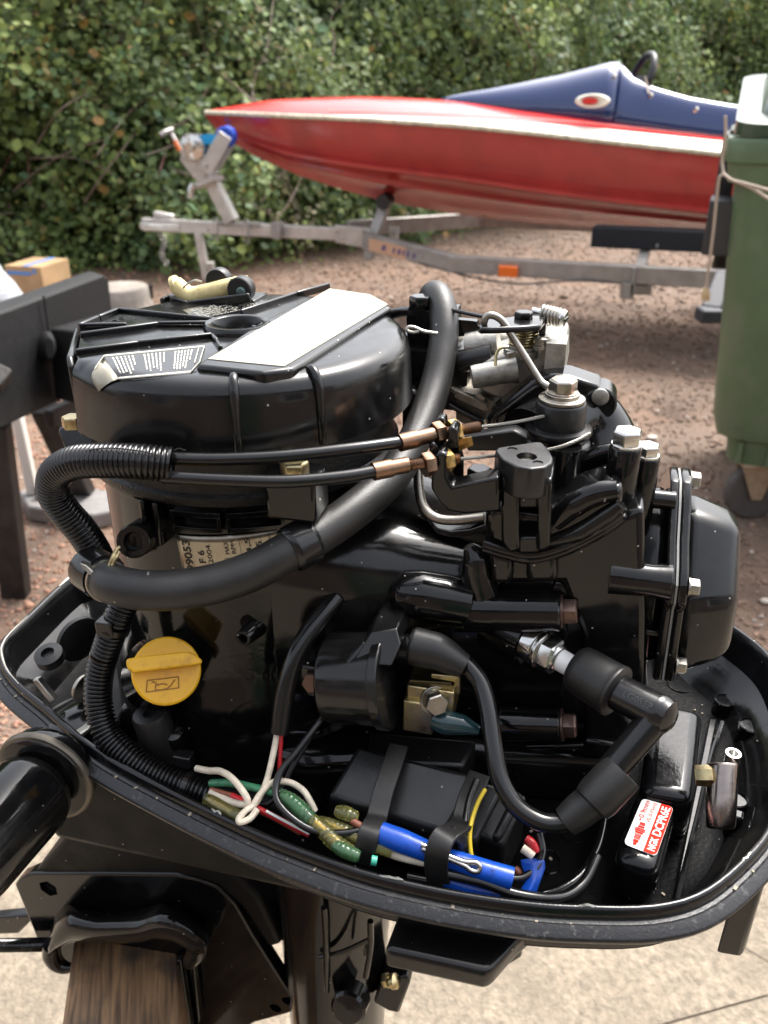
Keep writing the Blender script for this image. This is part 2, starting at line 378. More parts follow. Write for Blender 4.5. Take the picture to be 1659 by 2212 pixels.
def leaf_mesh(n, pos, nrm, size, col, name):
    """n leaves: pos, facing nrm, random roll"""
    up = rng.normal(0, 1, (n, 3)); up[:, 2] -= .5
    w_ = nrm/np.linalg.norm(nrm, axis=1)[:, None]; v = up-w_*(up*w_).sum(1)[:, None]; v /= np.linalg.norm(v, axis=1)[:, None]; u = np.cross(v, w_)
    L = LEAF[None]*size[:, None, None]*(1+rng.normal(0, .12, (n, 7, 3))*.6)
    V = pos[:, None]+L[:, :, 0:1]*u[:, None]+L[:, :, 1:2]*v[:, None]+L[:, :, 2:3]*w_[:, None]
    V = V.reshape(-1, 3); Fi = (LF[None]+(np.arange(n)*7)[:, None, None]).reshape(-1, 3)
    me = bpy.data.meshes.new(name); me.vertices.add(len(V)); me.vertices.foreach_set('co', V.ravel())
    me.loops.add(len(Fi)*3); me.loops.foreach_set('vertex_index', Fi.ravel().astype(np.int32)); me.polygons.add(len(Fi))
    me.polygons.foreach_set('loop_start', np.arange(0, len(Fi)*3, 3, dtype=np.int32)); me.update(calc_edges=True)
    att = me.attributes.new('tint', 'FLOAT_COLOR', 'FACE'); cc = np.ones((n, 6, 4)); cc[:, :, :3] = col[:, None]
    att.data.foreach_set('color', cc.ravel().astype(np.float32)); me.materials.append(leaf_mat); return me
def leaf_cols(n):
    c = np.array([.125, .180, .058])*(.5+.95*rng.random((n, 1)))
    k = rng.random(n); y = k < .30; c[y] = np.array([.23, .285, .08])*(.7+.6*rng.random((y.sum(), 1)))
    y = (k > .30) & (k < .45); c[y] = np.array([.095, .165, .085])*(.7+.7*rng.random((y.sum(), 1)))
    y = k > .985; c[y] = np.array([.34, .19, .04])*(.6+.6*rng.random((y.sum(), 1)))
    y = (k > .965) & (k < .985); c[y] = np.array([.16, .08, .05]); return c
hedge = thing('bramble_hedge', 'tall overgrown green bramble hedge standing behind the red boat', 'hedge', (0, 8, 0))
def place_leaves(n, depth_lo, depth_hi, smin, smax, cl=900):
    S = hcum[-1]
    cs, cz = rng.random(cl)*S, rng.random(cl)**.9*HH        # clumps: sprays of bramble leaves
    k = rng.integers(0, cl, n); s = cs[k]+rng.normal(0, .17, n); z = np.clip(cz[k]+rng.normal(0, .15, n), .02, HH)
    tintc = leaf_cols(cl); cdep = rng.normal(0, .16, cl); bright = .6+.75*rng.random((cl, 1))
    base = hedge_at(s); nr = hedge_n(s); lean = .10*z
    out = hbulge(s, z)+cdep[k]-rng.random(n)*(depth_hi-depth_lo)-depth_lo + np.where(z < .35, .10*(z/.35)-.1, 0)
    pos = np.concatenate([base+nr*(out-lean)[:, None], z[:, None]], 1)
    nrm = np.concatenate([nr, np.full((n, 1), .75)], 1)+rng.normal(0, .45, (n, 3))
    col = (leaf_cols(n)*.5+tintc[k]*.5)*bright[k]*1.18
    return pos, nrm, smin+(smax-smin)*rng.random(n), col
a1 = place_leaves(84000, -.08, .28, .028, .070, 1700)
a2 = place_leaves(34000, .12, .62, .04, .09, 800)
pos, nrm, size, col = [np.concatenate([p, q]) for p, q in zip(a1, a2)]
lo = bpy.data.objects.new('leaves', leaf_mesh(len(pos), pos, nrm, size, col, 'leaves')); link(lo, hedge, (0, 0, 0)); lo['kind'] = 'stuff'
# the largest leaf sprays, each one a part
protos = []
for i in range(10):
    protos.append(leaf_mesh(1, np.zeros((1, 3)), np.array([[.2, -1, .8]])+rng.normal(0, .3, (1, 3)), np.array([.085]), leaf_cols(1)*1.25, 'leaf'))
NL = 290
ss = rng.random(NL)*(hcum[-1]-4)+1.5; zz = .1+rng.random(NL)*2.3
bb, nn = hedge_at(ss), hedge_n(ss); oo = hbulge(ss, zz)+.13-.1*zz
for i in range(NL):
    o = bpy.data.objects.new('leaf', protos[i % 10]); p_ = bb[i]+nn[i]*oo[i]; link(o, hedge, (p_[0], p_[1], zz[i]))
    o.rotation_euler = (0, 0, float(rng.normal(.4, .5))); sc = .8+.5*rng.random(); o.scale = (sc, sc, sc)
# shaded inner mass of the hedge
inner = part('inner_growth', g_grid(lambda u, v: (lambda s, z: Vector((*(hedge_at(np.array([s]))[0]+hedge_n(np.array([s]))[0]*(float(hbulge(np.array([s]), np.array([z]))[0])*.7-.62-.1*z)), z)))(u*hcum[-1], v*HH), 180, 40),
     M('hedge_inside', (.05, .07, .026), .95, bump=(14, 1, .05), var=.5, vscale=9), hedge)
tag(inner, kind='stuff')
STEM = M('dead_stem', (.20, .15, .12), .8, var=.35, vscale=30); STEMR = M('red_stem', (.14, .06, .05), .6)
for i in range(44):
    s0_ = (1.5+rng.random()*6 if i < 36 else 2+rng.random()*(hcum[-1]-4)); z0 = .1+rng.random()*1.1 if i < 36 else .4+rng.random()*1.8
    L_ = .4+rng.random()*.9; an = rng.normal(.9, .7); pts_ = []
    for k in range(5):
        f = k/4; s_ = s0_+L_*f*math.cos(an); z_ = max(.03, z0+L_*f*math.sin(an)-.25*f*f)
        b_ = hedge_at(np.array([s_]))[0]; n_ = hedge_n(np.array([s_]))[0]; o_ = float(hbulge(np.array([s_]), np.array([z_]))[0])+.10+.05*math.sin(k*2+i)-.1*z_
        pts_.append(Vector((b_[0]+n_[0]*o_, b_[1]+n_[1]*o_, z_)))
    part('stem', g_tube(pts_, [.0075, .0065, .0055, .0045, .003], 6, 4), STEM if i % 4 else STEMR, hedge)

# =================================================================== BOAT on its trailer
BU = Vector((math.cos(R(-15)), math.sin(R(-15)), 0)); BV = Vector((BU.y, -BU.x, 0))     # aft, and towards the viewer's side
BOW = Vector((-1.13, 5.9, 0))
def Bt(s, w_, z): return BOW+BU*s+BV*w_+K*z
ST = [  # s, sheer half width, sheer z, chine half width, chine z, keel z
 (0, .004, 1.172, .003, 1.155, 1.135), (.06, .035, 1.171, .02, 1.12, 1.075), (.15, .075, 1.17, .045, 1.075, 1.005), (.32, .14, 1.168, .085, 1.02, .915), (.6, .23, 1.163, .16, .96, .81), (.9, .305, 1.157, .225, .925, .73),
 (1.2, .36, 1.15, .28, .897, .662), (1.7, .44, 1.128, .35, .86, .60), (2.1, .485, 1.10, .40, .82, .573), (2.5, .52, 1.065, .45, .785, .556), (3.1, .55, 1.015, .50, .738, .54), (3.7, .56, .975, .52, .71, .53), (4.3, .56, .95, .52, .70, .52)]
H_RED = M('red_gelcoat', (.40, .042, .036), .22, bump=(14, .05, .003), var=.12, vscale=4, coat=.3, col2=(.27, .035, .03), c2=(.5, .75, 3))
D_RED = M('red_deck', (.60, .035, .03), .2, coat=.4); D_WHITE = M('white_gelcoat', (.80, .77, .66), .3, coat=.2, var=.05); D_BLUE = M('navy_gelcoat', (.010, .026, .105), .12, coat=.6)
RUBR = M('cream_rail', (.62, .56, .42), .5, var=.3, vscale=30); K_BLACKB = M('black_vinyl', (.012, .012, .013), .45)
boat = thing('speedboat', 'red racing speedboat with white stripe and navy cockpit cowl, resting on a trailer', 'boat', Bt(2.1, 0, .5))
def lerp_st(s):
    for p, q in zip(ST, ST[1:]):
        if p[0] <= s <= q[0]:
            f = (s-p[0])/(q[0]-p[0]); return [p[i]+(q[i]-p[i])*f for i in range(6)]
    return list(ST[-1])
def smooth_st(s):
    xs = [p[0] for p in ST]; return [s]+[float(np.interp(s, xs, [p[i] for p in ST])) for i in range(1, 6)]
SS = [0, .03, .06, .1, .15, .22, .32, .45, .6, .75, .9, 1.05, 1.2, 1.45, 1.7, 1.9, 2.1, 2.3, 2.5, 2.8, 3.1, 3.4, 3.7, 4.0, 4.3]
rings = []
for s in SS:
    _, ws, zs, wc, zc, zk = smooth_st(s); half = []
    half.append((ws, zs-.012)); half += [(ws+(wc-ws)*f + .02*math.sin(f*math.pi)*min(1, s), zs-.012+(zc-zs+.012)*f) for f in (.25, .5, .75)]
    st_ = min(1, s/.6)
    half.append((wc, zc+.006*st_)); half.append((wc+.036*st_, zc-.006*st_)); half.append((wc+.034*st_, zc-.020*st_)); half.append((wc-.008*st_, zc-.026*st_))        # spray rail
    half += [(wc*.72, zc+(zk-zc)*.32-.0), (wc*.60+.03*st_, zc+(zk-zc)*.40), (wc*.60+.028*st_, zc+(zk-zc)*.46), (wc*.60-.01*st_, zc+(zk-zc)*.50), (wc*.3, zc+(zk-zc)*.75)]
    half.append((.012, zk))
    rings.append([Bt(s, w_, z) for w_, z in half]+[Bt(s, -w_, z) for w_, z in reversed(half)])
hull = part('hull', g_loft([r for r in rings], cap=False), H_RED, boat, sharp=35)
part('hull_scuff', [g_tube([Bt(s, smooth_st(s)[3]*.55+.012, smooth_st(s)[4]+(smooth_st(s)[5]-smooth_st(s)[4])*.36) for s in (.42, .6, .8, 1.0, 1.15)], [.001, .004, .005, .005, .002], 6, 4, flat=.5)], M('pale_scuff', (.5, .22, .2), .5), hull)
part('transom', ([tuple(p) for p in rings[-1]], [tuple(range(len(rings[-1])))]), H_RED, boat)
def crown(s): return float(np.interp(s, [0, .1, .45, 1.0, 1.6, 2.3, 3.1, 4.3], [.004, .02, .075, .105, .11, .11, .10, .09]))
def deck_pt(s, f):     # f from -1 (far) to 1 (near)
    _, ws, zs, *_r = smooth_st(s); return Bt(s, ws*f, zs+crown(s)*(1-abs(f)**1.7))
def deck_strip(f0, f1, s0, s1, up=0, n=40, m=6):
    return g_grid(lambda u, v: deck_pt(s0+(s1-s0)*u, f0(s0+(s1-s0)*u)+(f1(s0+(s1-s0)*u)-f0(s0+(s1-s0)*u))*v)+K*up, n, m)
white_in = lambda s: float(np.interp(s, [0, .3, .9, 1.6, 2.5, 4.3], [1.0, .985, .955, .87, .72, .64]))
for sg in (1, -1):
    part('deck_stripe', deck_strip(lambda s: sg*white_in(s), lambda s: sg*1.0, 0.02, 4.3), D_WHITE, boat)
part('red_deck', [deck_strip(lambda s: -white_in(s)+.0, lambda s: white_in(s), 0.01, 2.3, 0, 50, 16), deck_strip(lambda s: white_in(s)*.62, lambda s: white_in(s), 2.3, 4.3), deck_strip(lambda s: -white_in(s), lambda s: -white_in(s)*.62, 2.3, 4.3)], D_RED, boat)
part('pin_stripe', [deck_strip(lambda s: sg*(white_in(s)-.11), lambda s: sg*(white_in(s)-.14), .9, 4.3, .003, 30, 1) for sg in (1, -1)], M('pink_stripe', (.55, .2, .18), .3), boat)
for sg in (1, -1):
    part('rub_rail', g_tube([Bt(s, sg*(smooth_st(s)[1]+.006), smooth_st(s)[2]-.006) for s in SS], .014, 10, 3), RUBR, boat)
# navy cowl that rises to the cockpit
def cowl_prof(s):      # half width at the deck (fraction of sheer), top height above the sheer, flatness
    return (float(np.interp(s, [1.52, 1.66, 2.0, 2.52, 3.2, 4.3], [.04, .2, .40, .53, .58, .58])), float(np.interp(s, [1.52, 1.66, 1.8, 2.0, 2.2, 2.35, 2.46, 2.52], [.112, .145, .175, .223, .275, .322, .358, .366])))
def side_top(s): return float(np.interp(s, [2.52, 2.6, 2.7, 2.9, 3.2, 3.6, 4.3], [.365, .30, .262, .228, .205, .19, .185]))
rc_ = []
CS = [1.52, 1.58, 1.64, 1.7, 1.8, 1.9, 2.0, 2.1, 2.2, 2.3, 2.4, 2.46, 2.52]
for s in CS:
    wf, top = cowl_prof(s); _, ws, zs, *_r = smooth_st(s); row = []
    for k in range(21):
        g_ = -1+2*k/20; base = deck_pt(s, wf*g_).z-zs-.01
        zz_ = base+(top-base)*(1-abs(g_)**2.4)**.8 if abs(g_) < 1 else base
        row.append(Bt(s, ws*wf*g_, zs+zz_))
    rc_.append(row)
def sheet(rows):
    n = len(rows[0]); V = [tuple(p) for r in rows for p in r]
    return V, [(i*n+k, i*n+k+1, (i+1)*n+k+1, (i+1)*n+k) for i in range(len(rows)-1) for k in range(n-1)]
part('cowl', sheet(rc_), D_BLUE, boat, solid=.012, sharp=60)
for sg in (1, -1):
    rows = []
    for s in (2.51, 2.55, 2.6, 2.65, 2.72, 2.8, 2.9, 3.1, 3.3, 3.6, 3.95, 4.3):
        wf = cowl_prof(s)[0]; _, ws, zs, *_r = smooth_st(s); b_ = deck_pt(s, wf*sg).z-zs-.01; tt = side_top(s); wt = float(np.interp(s, [2.51, 2.6, 2.72, 3.2, 4.3], [.06, .2, .32, .42, .44]))
        rows.append([Bt(s, sg*ws*(wf+(wt-wf)*f), zs+b_+(tt-b_)*(1-(1-f)**1.8)) for f in (0, .2, .4, .6, .8, .93, 1)]+[Bt(s, sg*ws*(wt-.05), zs+tt-.012), Bt(s, sg*ws*(wt-.06), zs+tt-.2)])
    part('cockpit_coaming', sheet(rows), D_BLUE, boat, solid=.008, sharp=60)
part('cockpit_floor', g_grid(lambda u, v: Bt(2.5+1.8*u, (v-.5)*.5, .93), 4, 4), K_BLACKB, boat, solid=.01)
wc_ = Bt(2.64, .02, 1.352); wa = (BU*-.86+K*.30+BV*.36).normalized(); _, wu, wv = basis(wa)
part('steering_wheel', [g_tube([wc_+wu*(math.cos(2*math.pi*k/40)*.122)+wv*(math.sin(2*math.pi*k/40)*.122) for k in range(41)], .019, 12, raw=True), g_bar(wc_-wu*.13, wc_+wu*.13, .03, .008, wa), g_bar(wc_, wc_-wv*.13, .03, .008, wa), g_cyl(wc_, wc_-wa*.2, .02)], K_BLACKB, boat)
vb = Wy(1280, 218, 4.93)
ve = part('vent_scoop', g_loft([[vb+BU*(math.cos(t)*.082*f)+K*(math.sin(t)*.031*f)+BV*d for t in [2*math.pi*k/28 for k in range(28)]] for f, d in ((1.1, -.06), (1.1, .005), (1.0, .02), (.8, .022), (.6, .012))]), M('cream_vent', (.75, .70, .58), .25, coat=.4), boat)
part('vent_badge', g_loft([[vb-BU*.012+BU*(math.cos(t)*.042)+K*(math.sin(t)*.016)+BV*d for t in [2*math.pi*k/20 for k in range(20)]] for d in (.012, .026)]), D_RED, ve)
for x, y in ((1328, 165), (1407, 206), (1505, 236)):
    p_ = Wy(x, y, 4.9-(x-1328)*.0012)
    part('snap_stud', g_lathe(p_, -Vector((0, 1, -.3)), [(9, -30), (9, 4), (6, 7), (0, 8)], 14), STEELD, boat)
part('tie_strap', g_tube([Bt(2.66, .20, 1.36), Bt(2.68, .21, 1.31), Bt(2.69, .24, 1.28)], .008, 6, flat=.4), M('tan_strap', (.3, .24, .17), .7), boat)
part('bow_mark', g_loft([[Bt(.19, .07, 1.13)+BV*d+BU*(math.cos(t)*.03)+K*(math.sin(t)*.03) for t in [2*math.pi*k/14 for k in range(14)]] for d in (-.02, .012)]), M('violet_mark', (.2, .03, .13), .4), hull)
for s in (3.05, 3.35): part('deck_tick', deck_strip(lambda q: white_in(q)*.64, lambda q: white_in(q)*.75, s, s+.03, .004, 2, 2), K_BLACKB, boat)
# ---- trailer
GALV = M('galvanised_steel', (.50, .48, .45), .42, .55, bump=(60, .15, .002), var=.15, vscale=14); GALVD = M('weathered_galvanised', (.30, .28, .26), .5, .5, var=.2, vscale=14)
tr = thing('boat_trailer', 'galvanised boat trailer with a winch post, carrying the red speedboat', 'trailer', (0, 5.4, 0))
bA, bB = Wy(310, 484, 5.72), Wy(790, 508, 5.40)
part('drawbar', g_bar(bA, bB, .06, .075), GALV, tr, bevel=.004)
part('drawbar_liner', [g_bar(Wy(306, 483, 5.70), Wy(392, 487, 5.66), .07, .018), g_bar(Wy(306, 490, 5.70), Wy(392, 494, 5.66), .068, .012)], STEEL, tr, bevel=.003)
part('coupling_head', [g_bar(Wy(333, 462, 5.72), Wy(376, 470, 5.70), .05, .04), g_bar(Wy(335, 464, 5.72), Wy(345, 484, 5.72), .04, .03)], GALV, tr, bevel=.01)
part('safety_chain', [g_tube([Wy(345+6*math.sin(k*.9)+k*2.0, 505+k*9, 5.75)+Vector((.012*math.cos(a), .012*math.sin(a)*(k % 2), .016*math.sin(a))) for a in [2*math.pi*j/10 for j in range(11)]], .0045, 6, raw=True) for k in range(8)], GALVD, tr)
pA, pB = Wy(502, 478, 5.58), Wy(436, 352, 5.62)
part('winch_post', g_bar(pA, pB, .085, .075, BU), GALV, tr, bevel=.004)
part('post_foot', [g_box(Wy(520, 484, 5.58), (.14, .05, .012), (BU, BV, K)), g_tube([Wy(462, 520, 5.6), Wy(462, 478, 5.6), Wy(470, 474, 5.5), Wy(470, 522, 5.5)], .006, 8), g_tube([Wy(528, 524, 5.6), Wy(528, 482, 5.6), Wy(536, 478, 5.5), Wy(536, 528, 5.5)], .006, 8)], GALVD, tr)
part('post_clamp', [g_bar(Wy(423, 404, 5.62), Wy(470, 384, 5.5), .10, .03), g_hex(Wy(456, 376, 5.52), BV, 20, 20)], GALV, tr, bevel=.003)
wp = [(388,346),(396,312),(430,315),(448,346),(470,330),(478,345),(434,392),(424,390)]
part('winch_bracket', [g_prism([Wy(x, y, 5.52) for x, y in wp], Vector((0, .008, 0))), g_prism([Wy(x, y, 5.64) for x, y in wp], Vector((0, .008, 0)))], GALV, tr, bevel=.002)
part('roller_arm', [g_bar(Wy(442, 372, 5.50), Wy(487, 291, 5.50), .012, .085)], GALV, tr, bevel=.004)
part('roller_arm', [g_bar(Wy(452, 376, 5.66), Wy(498, 300, 5.66), .012, .085)], GALV, tr, bevel=.004)
part('bow_roller', g_lathe(Wy(486, 296, 5.53), Vector((0, 1, 0)), [(0, 0), (52, 0), (60, 8), (50, 55), (60, 102), (52, 110), (0, 110)], 28), M('blue_polyurethane', (.01, .06, .40), .35), tr)
wd = part('winch_drum', [g_lathe(Wy(414, 318, 5.50), Vector((.25, 1, 0)), [(0, 0), (70, 0), (74, 3), (74, 8), (40, 10), (40, 90), (72, 92), (72, 98), (0, 98)], 36), g_lathe(Wy(410, 316, 5.48), Vector((.25, 1, 0)), [(26, -10), (30, 14)], 24)], STEEL, tr)
part('drum_tooth', [g_box(Wy(414, 318, 5.5)+Vector((math.cos(a)*.076, 0, math.sin(a)*.076)), (.003, .006, .003)) for a in [2*math.pi*k/40 for k in range(40)]], STEEL, wd)
part('winch_strap', [g_loft([[Wy(x, y0, Y), Wy(x, y1, Y), Wy(x, y1, Y+.05), Wy(x, y0, Y+.05)] for x, y0, y1, Y in ((428,296,340,5.53),(440,290,312,5.53),(452,289,311,5.53),(468,292,312,5.53),(486,286,300,5.53))]), g_lathe(Wy(418, 322, 5.56), Vector((.25, 1, 0)), [(64, 0), (64, 46)], 28)], M('blue_webbing', (.01, .30, .62), .6, bump=(200, .3)), tr)
ch_ = part('winch_handle', g_tube([Wy(397, 338, 5.47), Wy(384, 312, 5.45), Wy(367, 282, 5.45)], .013, 10, flat=.5), GALV, tr)
part('handle_grip', g_tube([Wy(372, 280, 5.45), Wy(358, 285, 5.40), Wy(347, 292, 5.38)], .015, 12), GALVD, ch_)
part('orange_band', g_tube([Wy(388, 325, 5.445), Wy(377, 304, 5.44)], .0145, 10, flat=.6), M('orange_tape', (.55, .12, .02), .5), ch_)
part('jockey_tube', [g_cyl(Wy(420, 480, 5.55), Wy(413, 432, 5.55), .026), g_cyl(Wy(413, 438, 5.55), Wy(413, 424, 5.55), .034), g_tube([Wy(412, 428, 5.55), Wy(412, 412, 5.55), Wy(418, 397, 5.55)], .022, 12)], M('bright_zinc', (.62, .63, .63), .25, .9), tr)
part('jockey_leg', g_bar(Wy(429, 503, 5.62), Wy(447, 602, 5.62), .045, .045, BU), GALV, tr, bevel=.003)
jw = Wy(474, 575, 5.72)
jz = part('jockey_wheel', g_lathe(Vector((jw.x, jw.y, .083)), Vector((.3, 1, 0)), [(58, 0), (78, 4), (82, 16), (82, 34), (78, 46), (58, 50)], 32), K_RUB, tr)
part('wheel_hub', g_lathe(Vector((jw.x, jw.y, .083))-Vector((.3, 1, 0))*.004, Vector((.3, 1, 0)), [(0, 0), (20, 0), (30, 10), (56, 8), (60, 40), (0, 50)], 28), M('grey_hub', (.22, .22, .22), .5), jz)
part('jockey_fork', [g_bar(Wy(448, 592, 5.64), Vector((jw.x, jw.y-.04, .083)), .008, .05), g_bar(Wy(450, 566, 5.64), Wy(452, 602, 5.64), .06, .07)], GALV, tr, bevel=.003)
nrA, nrB, nrC = Wy(790, 520, 5.32), Wy(985, 570, 4.80), Wy(1640, 608, 4.22)
part('side_rail', [g_bar(nrA, nrB, .06, .095), g_bar(nrB-(nrC-nrB)*.02, nrC, .06, .09)], GALVD, tr, bevel=.004)
fr_ = [Wy(752, 494, 5.6), Wy(1040, 474, 6.15), Wy(1640, 500, 5.6)]
part('side_rail', [g_bar(fr_[0], fr_[1], .06, .095), g_bar(fr_[1], fr_[2], .06, .09)], GALVD, tr, bevel=.004)
part('hitch_plate', [g_prism([Wy(x, y, 5.36) for x, y in ((722,487),(800,494),(806,540),(724,524))], Vector((0, .05, 0)))], GALV, tr, bevel=.004)
part('hitch_plate', [g_prism([Wy(x, y, 5.5) for x, y in ((840,492),(862,492),(862,530),(842,530))], Vector((0, .04, 0)))], GALV, tr, bevel=.004)
part('keel_post', [g_bar(Wy(797, 560, 5.34), Wy(800, 500, 5.36), .06, .03), g_bar(Wy(806, 512, 5.4), Wy(832, 445, 5.45), .07, .06, BU)], GALVD, tr, bevel=.004)
part('keel_roller', g_lathe(Wy(826, 437, 5.36), Vector((.25, 1, 0)), [(0, 0), (42, 0), (46, 10), (34, 70), (46, 130), (42, 140), (0, 140)], 24), K_RUB, tr)
sg0, sg1 = Wy(800, 527, 5.262), Wy(952, 567, 4.862)
tg = (sg1-sg0).normalized(); tn = Vector((tg.y, -tg.x, 0)).normalized(); tn = -tn if tn.y > 0 else tn
tu = tg.cross(tn); tu = -tu if tu.z < 0 else tu
def Sg(u, v, up=0): return sg0+(sg1-sg0)*u+tu*(v*.072)+tn*(.012+up)
stk = part('rail_sticker', g_prism([Sg(0, -.5), Sg(1, -.5), Sg(1, .5), Sg(0, .5)], tn*.001), M('faded_sticker', (.52, .31, .19), .5, var=.1), tr)
part('faded_print', [g_prism([Sg(u-.007, -.22+d, .0012), Sg(u+w_, -.18+d, .0012), Sg(u+w_+.01, .26+d, .0012), Sg(u+.002, .22+d, .0012)], tn*.0006) for u, w_, d in ((.20, .05, 0), (.36, .022, 0), (.43, .035, 0), (.50, .02, 0), (.56, .028, 0), (.64, .035, 0), (.71, .02, 0), (.76, .028, 0), (.83, .025, 0))], M('faded_violet', (.10, .06, .17), .5), stk)
lp_ = Wy(1097, 586, 4.645)
part('side_marker', g_box(lp_, (.052, .02, .028), ((nrC-nrB).normalized(), Vector((0, 1, 0)), K)), M('amber_lens', (.75, .14, .01), .2), tr, bevel=.004)
part('bunk_pad', g_bar(Wy(1281, 509, 4.72), Wy(1700, 528, 4.35), .12, .105), M('black_carpet', (.012, .013, .017), .9, bump=(300, .6)), tr, bevel=.008)
part('bunk_post', [g_bar(Wy(1397, 528, 4.66), Wy(1382, 585, 4.5), .07, .05, BU), g_bar(Wy(1310, 500, 4.8), Wy(1402, 534, 4.62), .05, .02), g_box(Wy(1362, 605, 4.44), (.006, .05, .07)), g_box(Wy(1355, 628, 4.42), (.03, .03, .04)), g_box(Wy(1385, 626, 4.6), (.05, .02, .025)), g_hex(Wy(1420, 530, 4.55), -Vector((0, 1, 0)), 24, 20)], GALVD, tr, bevel=.003)
part('prop_foot', [g_bar(Wy(1568, 596, 3.95), Wy(1535, 676, 3.75), .09, .07), g_box(Wy(1532, 680, 3.72), (.05, .05, .03))], M('black_rubber_foot', (.02, .022, .03), .6), tr, bevel=.01)
part('foot_pin', g_cyl(Wy(1505, 652, 3.8), Wy(1535, 650, 3.8), .012), GALV, tr)
for x, y, Y_ in ((405, 492, 5.64), (452, 496, 5.6), (728, 500, 5.36), (740, 518, 5.34), (785, 500, 5.35), (793, 532, 5.33), (850, 505, 5.49), (470, 372, 5.49), (447, 360, 5.50)):
    part('plate_bolt', g_hex(Wy(x, y, Y_), Vector((0, -1, .1)), 22, 11), STEEL, tr)
part('clamp_band', [g_box(Wy(600, 497, 5.47), (.03, .045, .048), (BU, BV, K))], GALVD, tr, bevel=.004)
part('brake_cable', g_tube([Wy(860, 545, 5.12), Wy(930, 575, 4.9), Wy(1100, 612, 4.55), (Wy(1250, 606, 4.5)), Wy(1400, 616, 4.4)], .006, 6), K_RUB, tr)
# hidden wheels carry the trailer
for yv in (-.62, .62):
    c_ = Bt(3.5, yv, 0); c_.z = .26
    tw = part('trailer_wheel', g_lathe(c_-BV*.07, BV, [(150, 0), (240, 6), (258, 30), (258, 110), (240, 134), (150, 140)], 36), K_RUB, tr)
    part('rim', g_lathe(c_-BV*.06, BV, [(0, 10), (60, 0), (150, 20), (150, 110), (0, 110)], 28), GALV, tw)
part('axle', g_cyl(Bt(3.5, -.6, .26), Bt(3.5, .6, .26), .03), GALVD, tr)

# =================================================================== WASTE BIN
G_BIN = M('green_bin_plastic', (.082, .130, .066), .42, bump=(40, .12, .002), var=.14, vscale=5, col2=(.13, .15, .10), c2=(.5, .72, 6))
FD = Vector((math.cos(R(-21)), math.sin(R(-21)), 0)); DD = Vector((-FD.y, FD.x, 0)); FL = Vector((.935, 2.50, 0))
def Bn(f, d, z): return FL+FD*f+DD*d+K*z
bin_ = thing('waste_container', 'green four wheeled waste container with a domed lid at the side of the yard', 'bin', Bn(.6, .5, 0))
def rrect3(f0, f1, d0, d1, z, r, n=6, zs=0):
    out = []
    for cf, cdd, s in ((f1-r, d1-r, 0), (f0+r, d1-r, 90), (f0+r, d0+r, 180), (f1-r, d0+r, 270)):
        for k in range(n+1):
            g_ = R(s+90*k/n); dd_ = cdd+r*math.sin(g_); out.append(Bn(cf+r*math.cos(g_), dd_, z+zs*dd_))
    return out
part('body', [g_loft([rrect3(.165, 1.12, .10, .86, .215, .06), rrect3(.155, 1.13, .09, .87, .30, .06), rrect3(.118, 1.165, .075, .90, .305, .08), rrect3(.10, 1.18, .06, .92, .36, .10), rrect3(.045, 1.22, .035, .95, .98, .09), rrect3(.04, 1.22, .03, .95, 1.08, .08)])], G_BIN, bin_, sharp=45)
part('rim', [g_loft([rrect3(.02, 1.24, .012, .97, 1.075, .07), rrect3(.012, 1.25, .004, .98, 1.125, .07), rrect3(.004, 1.255, -.004, .985, 1.13, .07), rrect3(0, 1.26, -.008, .99, 1.18, .07), rrect3(.004, 1.255, -.004, .985, 1.19, .07), rrect3(.06, 1.2, .05, .93, 1.19, .05)])], G_BIN, bin_, sharp=40)
part('body_rib', [g_bar(Bn(.30+.14*i, .062, .34), Bn(.29+.14*i, .034, 1.0), .012, .008, DD) for i in range(6)], G_BIN, bin_, bevel=.003)
for i in range(9): part('base_rib', g_box(Bn(.2+.09*i, .085, .26), (.006, .012, .036), (FD, DD, K)), G_BIN, bin_)
LID = M('green_lid_plastic', (.035, .06, .032), .3, coat=.3, bump=(30, .06)); LIDG = M('dark_lid_window', (.03, .04, .035), .08, coat=.8)
part('lid', [g_loft([rrect3(.015, 1.245, .01, .975, 1.192, .07, 6, .13), rrect3(.015, 1.245, .01, .975, 1.225, .07, 6, .13), rrect3(.03, 1.23, .03, .96, 1.23, .06, 6, .13)])], LID, bin_, sharp=40)
part('lid_dome', [g_loft([rrect3(.075, 1.19, .07, .93, 1.225, .10, 6, .11), rrect3(.095, 1.17, .10, .91, 1.30, .09, 6, .08), rrect3(.13, 1.14, .14, .88, 1.335, .08, 6, .06), rrect3(.18, 1.08, .2, .82, 1.34, .06, 6, .06)])], LID, bin_, sharp=35)
part('lid_recess', g_prism([Bn(f, d, z) for f, d, z in ((.20, .066, 1.235), (1.06, .066, 1.235), (1.04, .094, 1.30), (.22, .094, 1.30))], -DD*.006), LIDG, bin_, bevel=.002)
tp = Bn(.03, .38, 1.078)
part('lifting_trunnion', g_cyl(tp, tp-FD*.085, .029), M('dark_grey_plastic', (.055, .057, .06), .45), bin_, bevel=.004)
part('trunnion_bracket', [g_prism([Bn(-.012, d, z) for d, z in ((.22, 1.19), (.52, 1.19), (.50, 1.0), (.44, .93), (.32, .93), (.26, 1.0))], FD*.05), g_prism([Bn(-.018, d, z) for d, z in ((.10, 1.02), (.24, 1.02), (.22, .86), (.12, .86))], FD*.08)], M('grey_bracket', (.03, .031, .034), .5), bin_, bevel=.006)
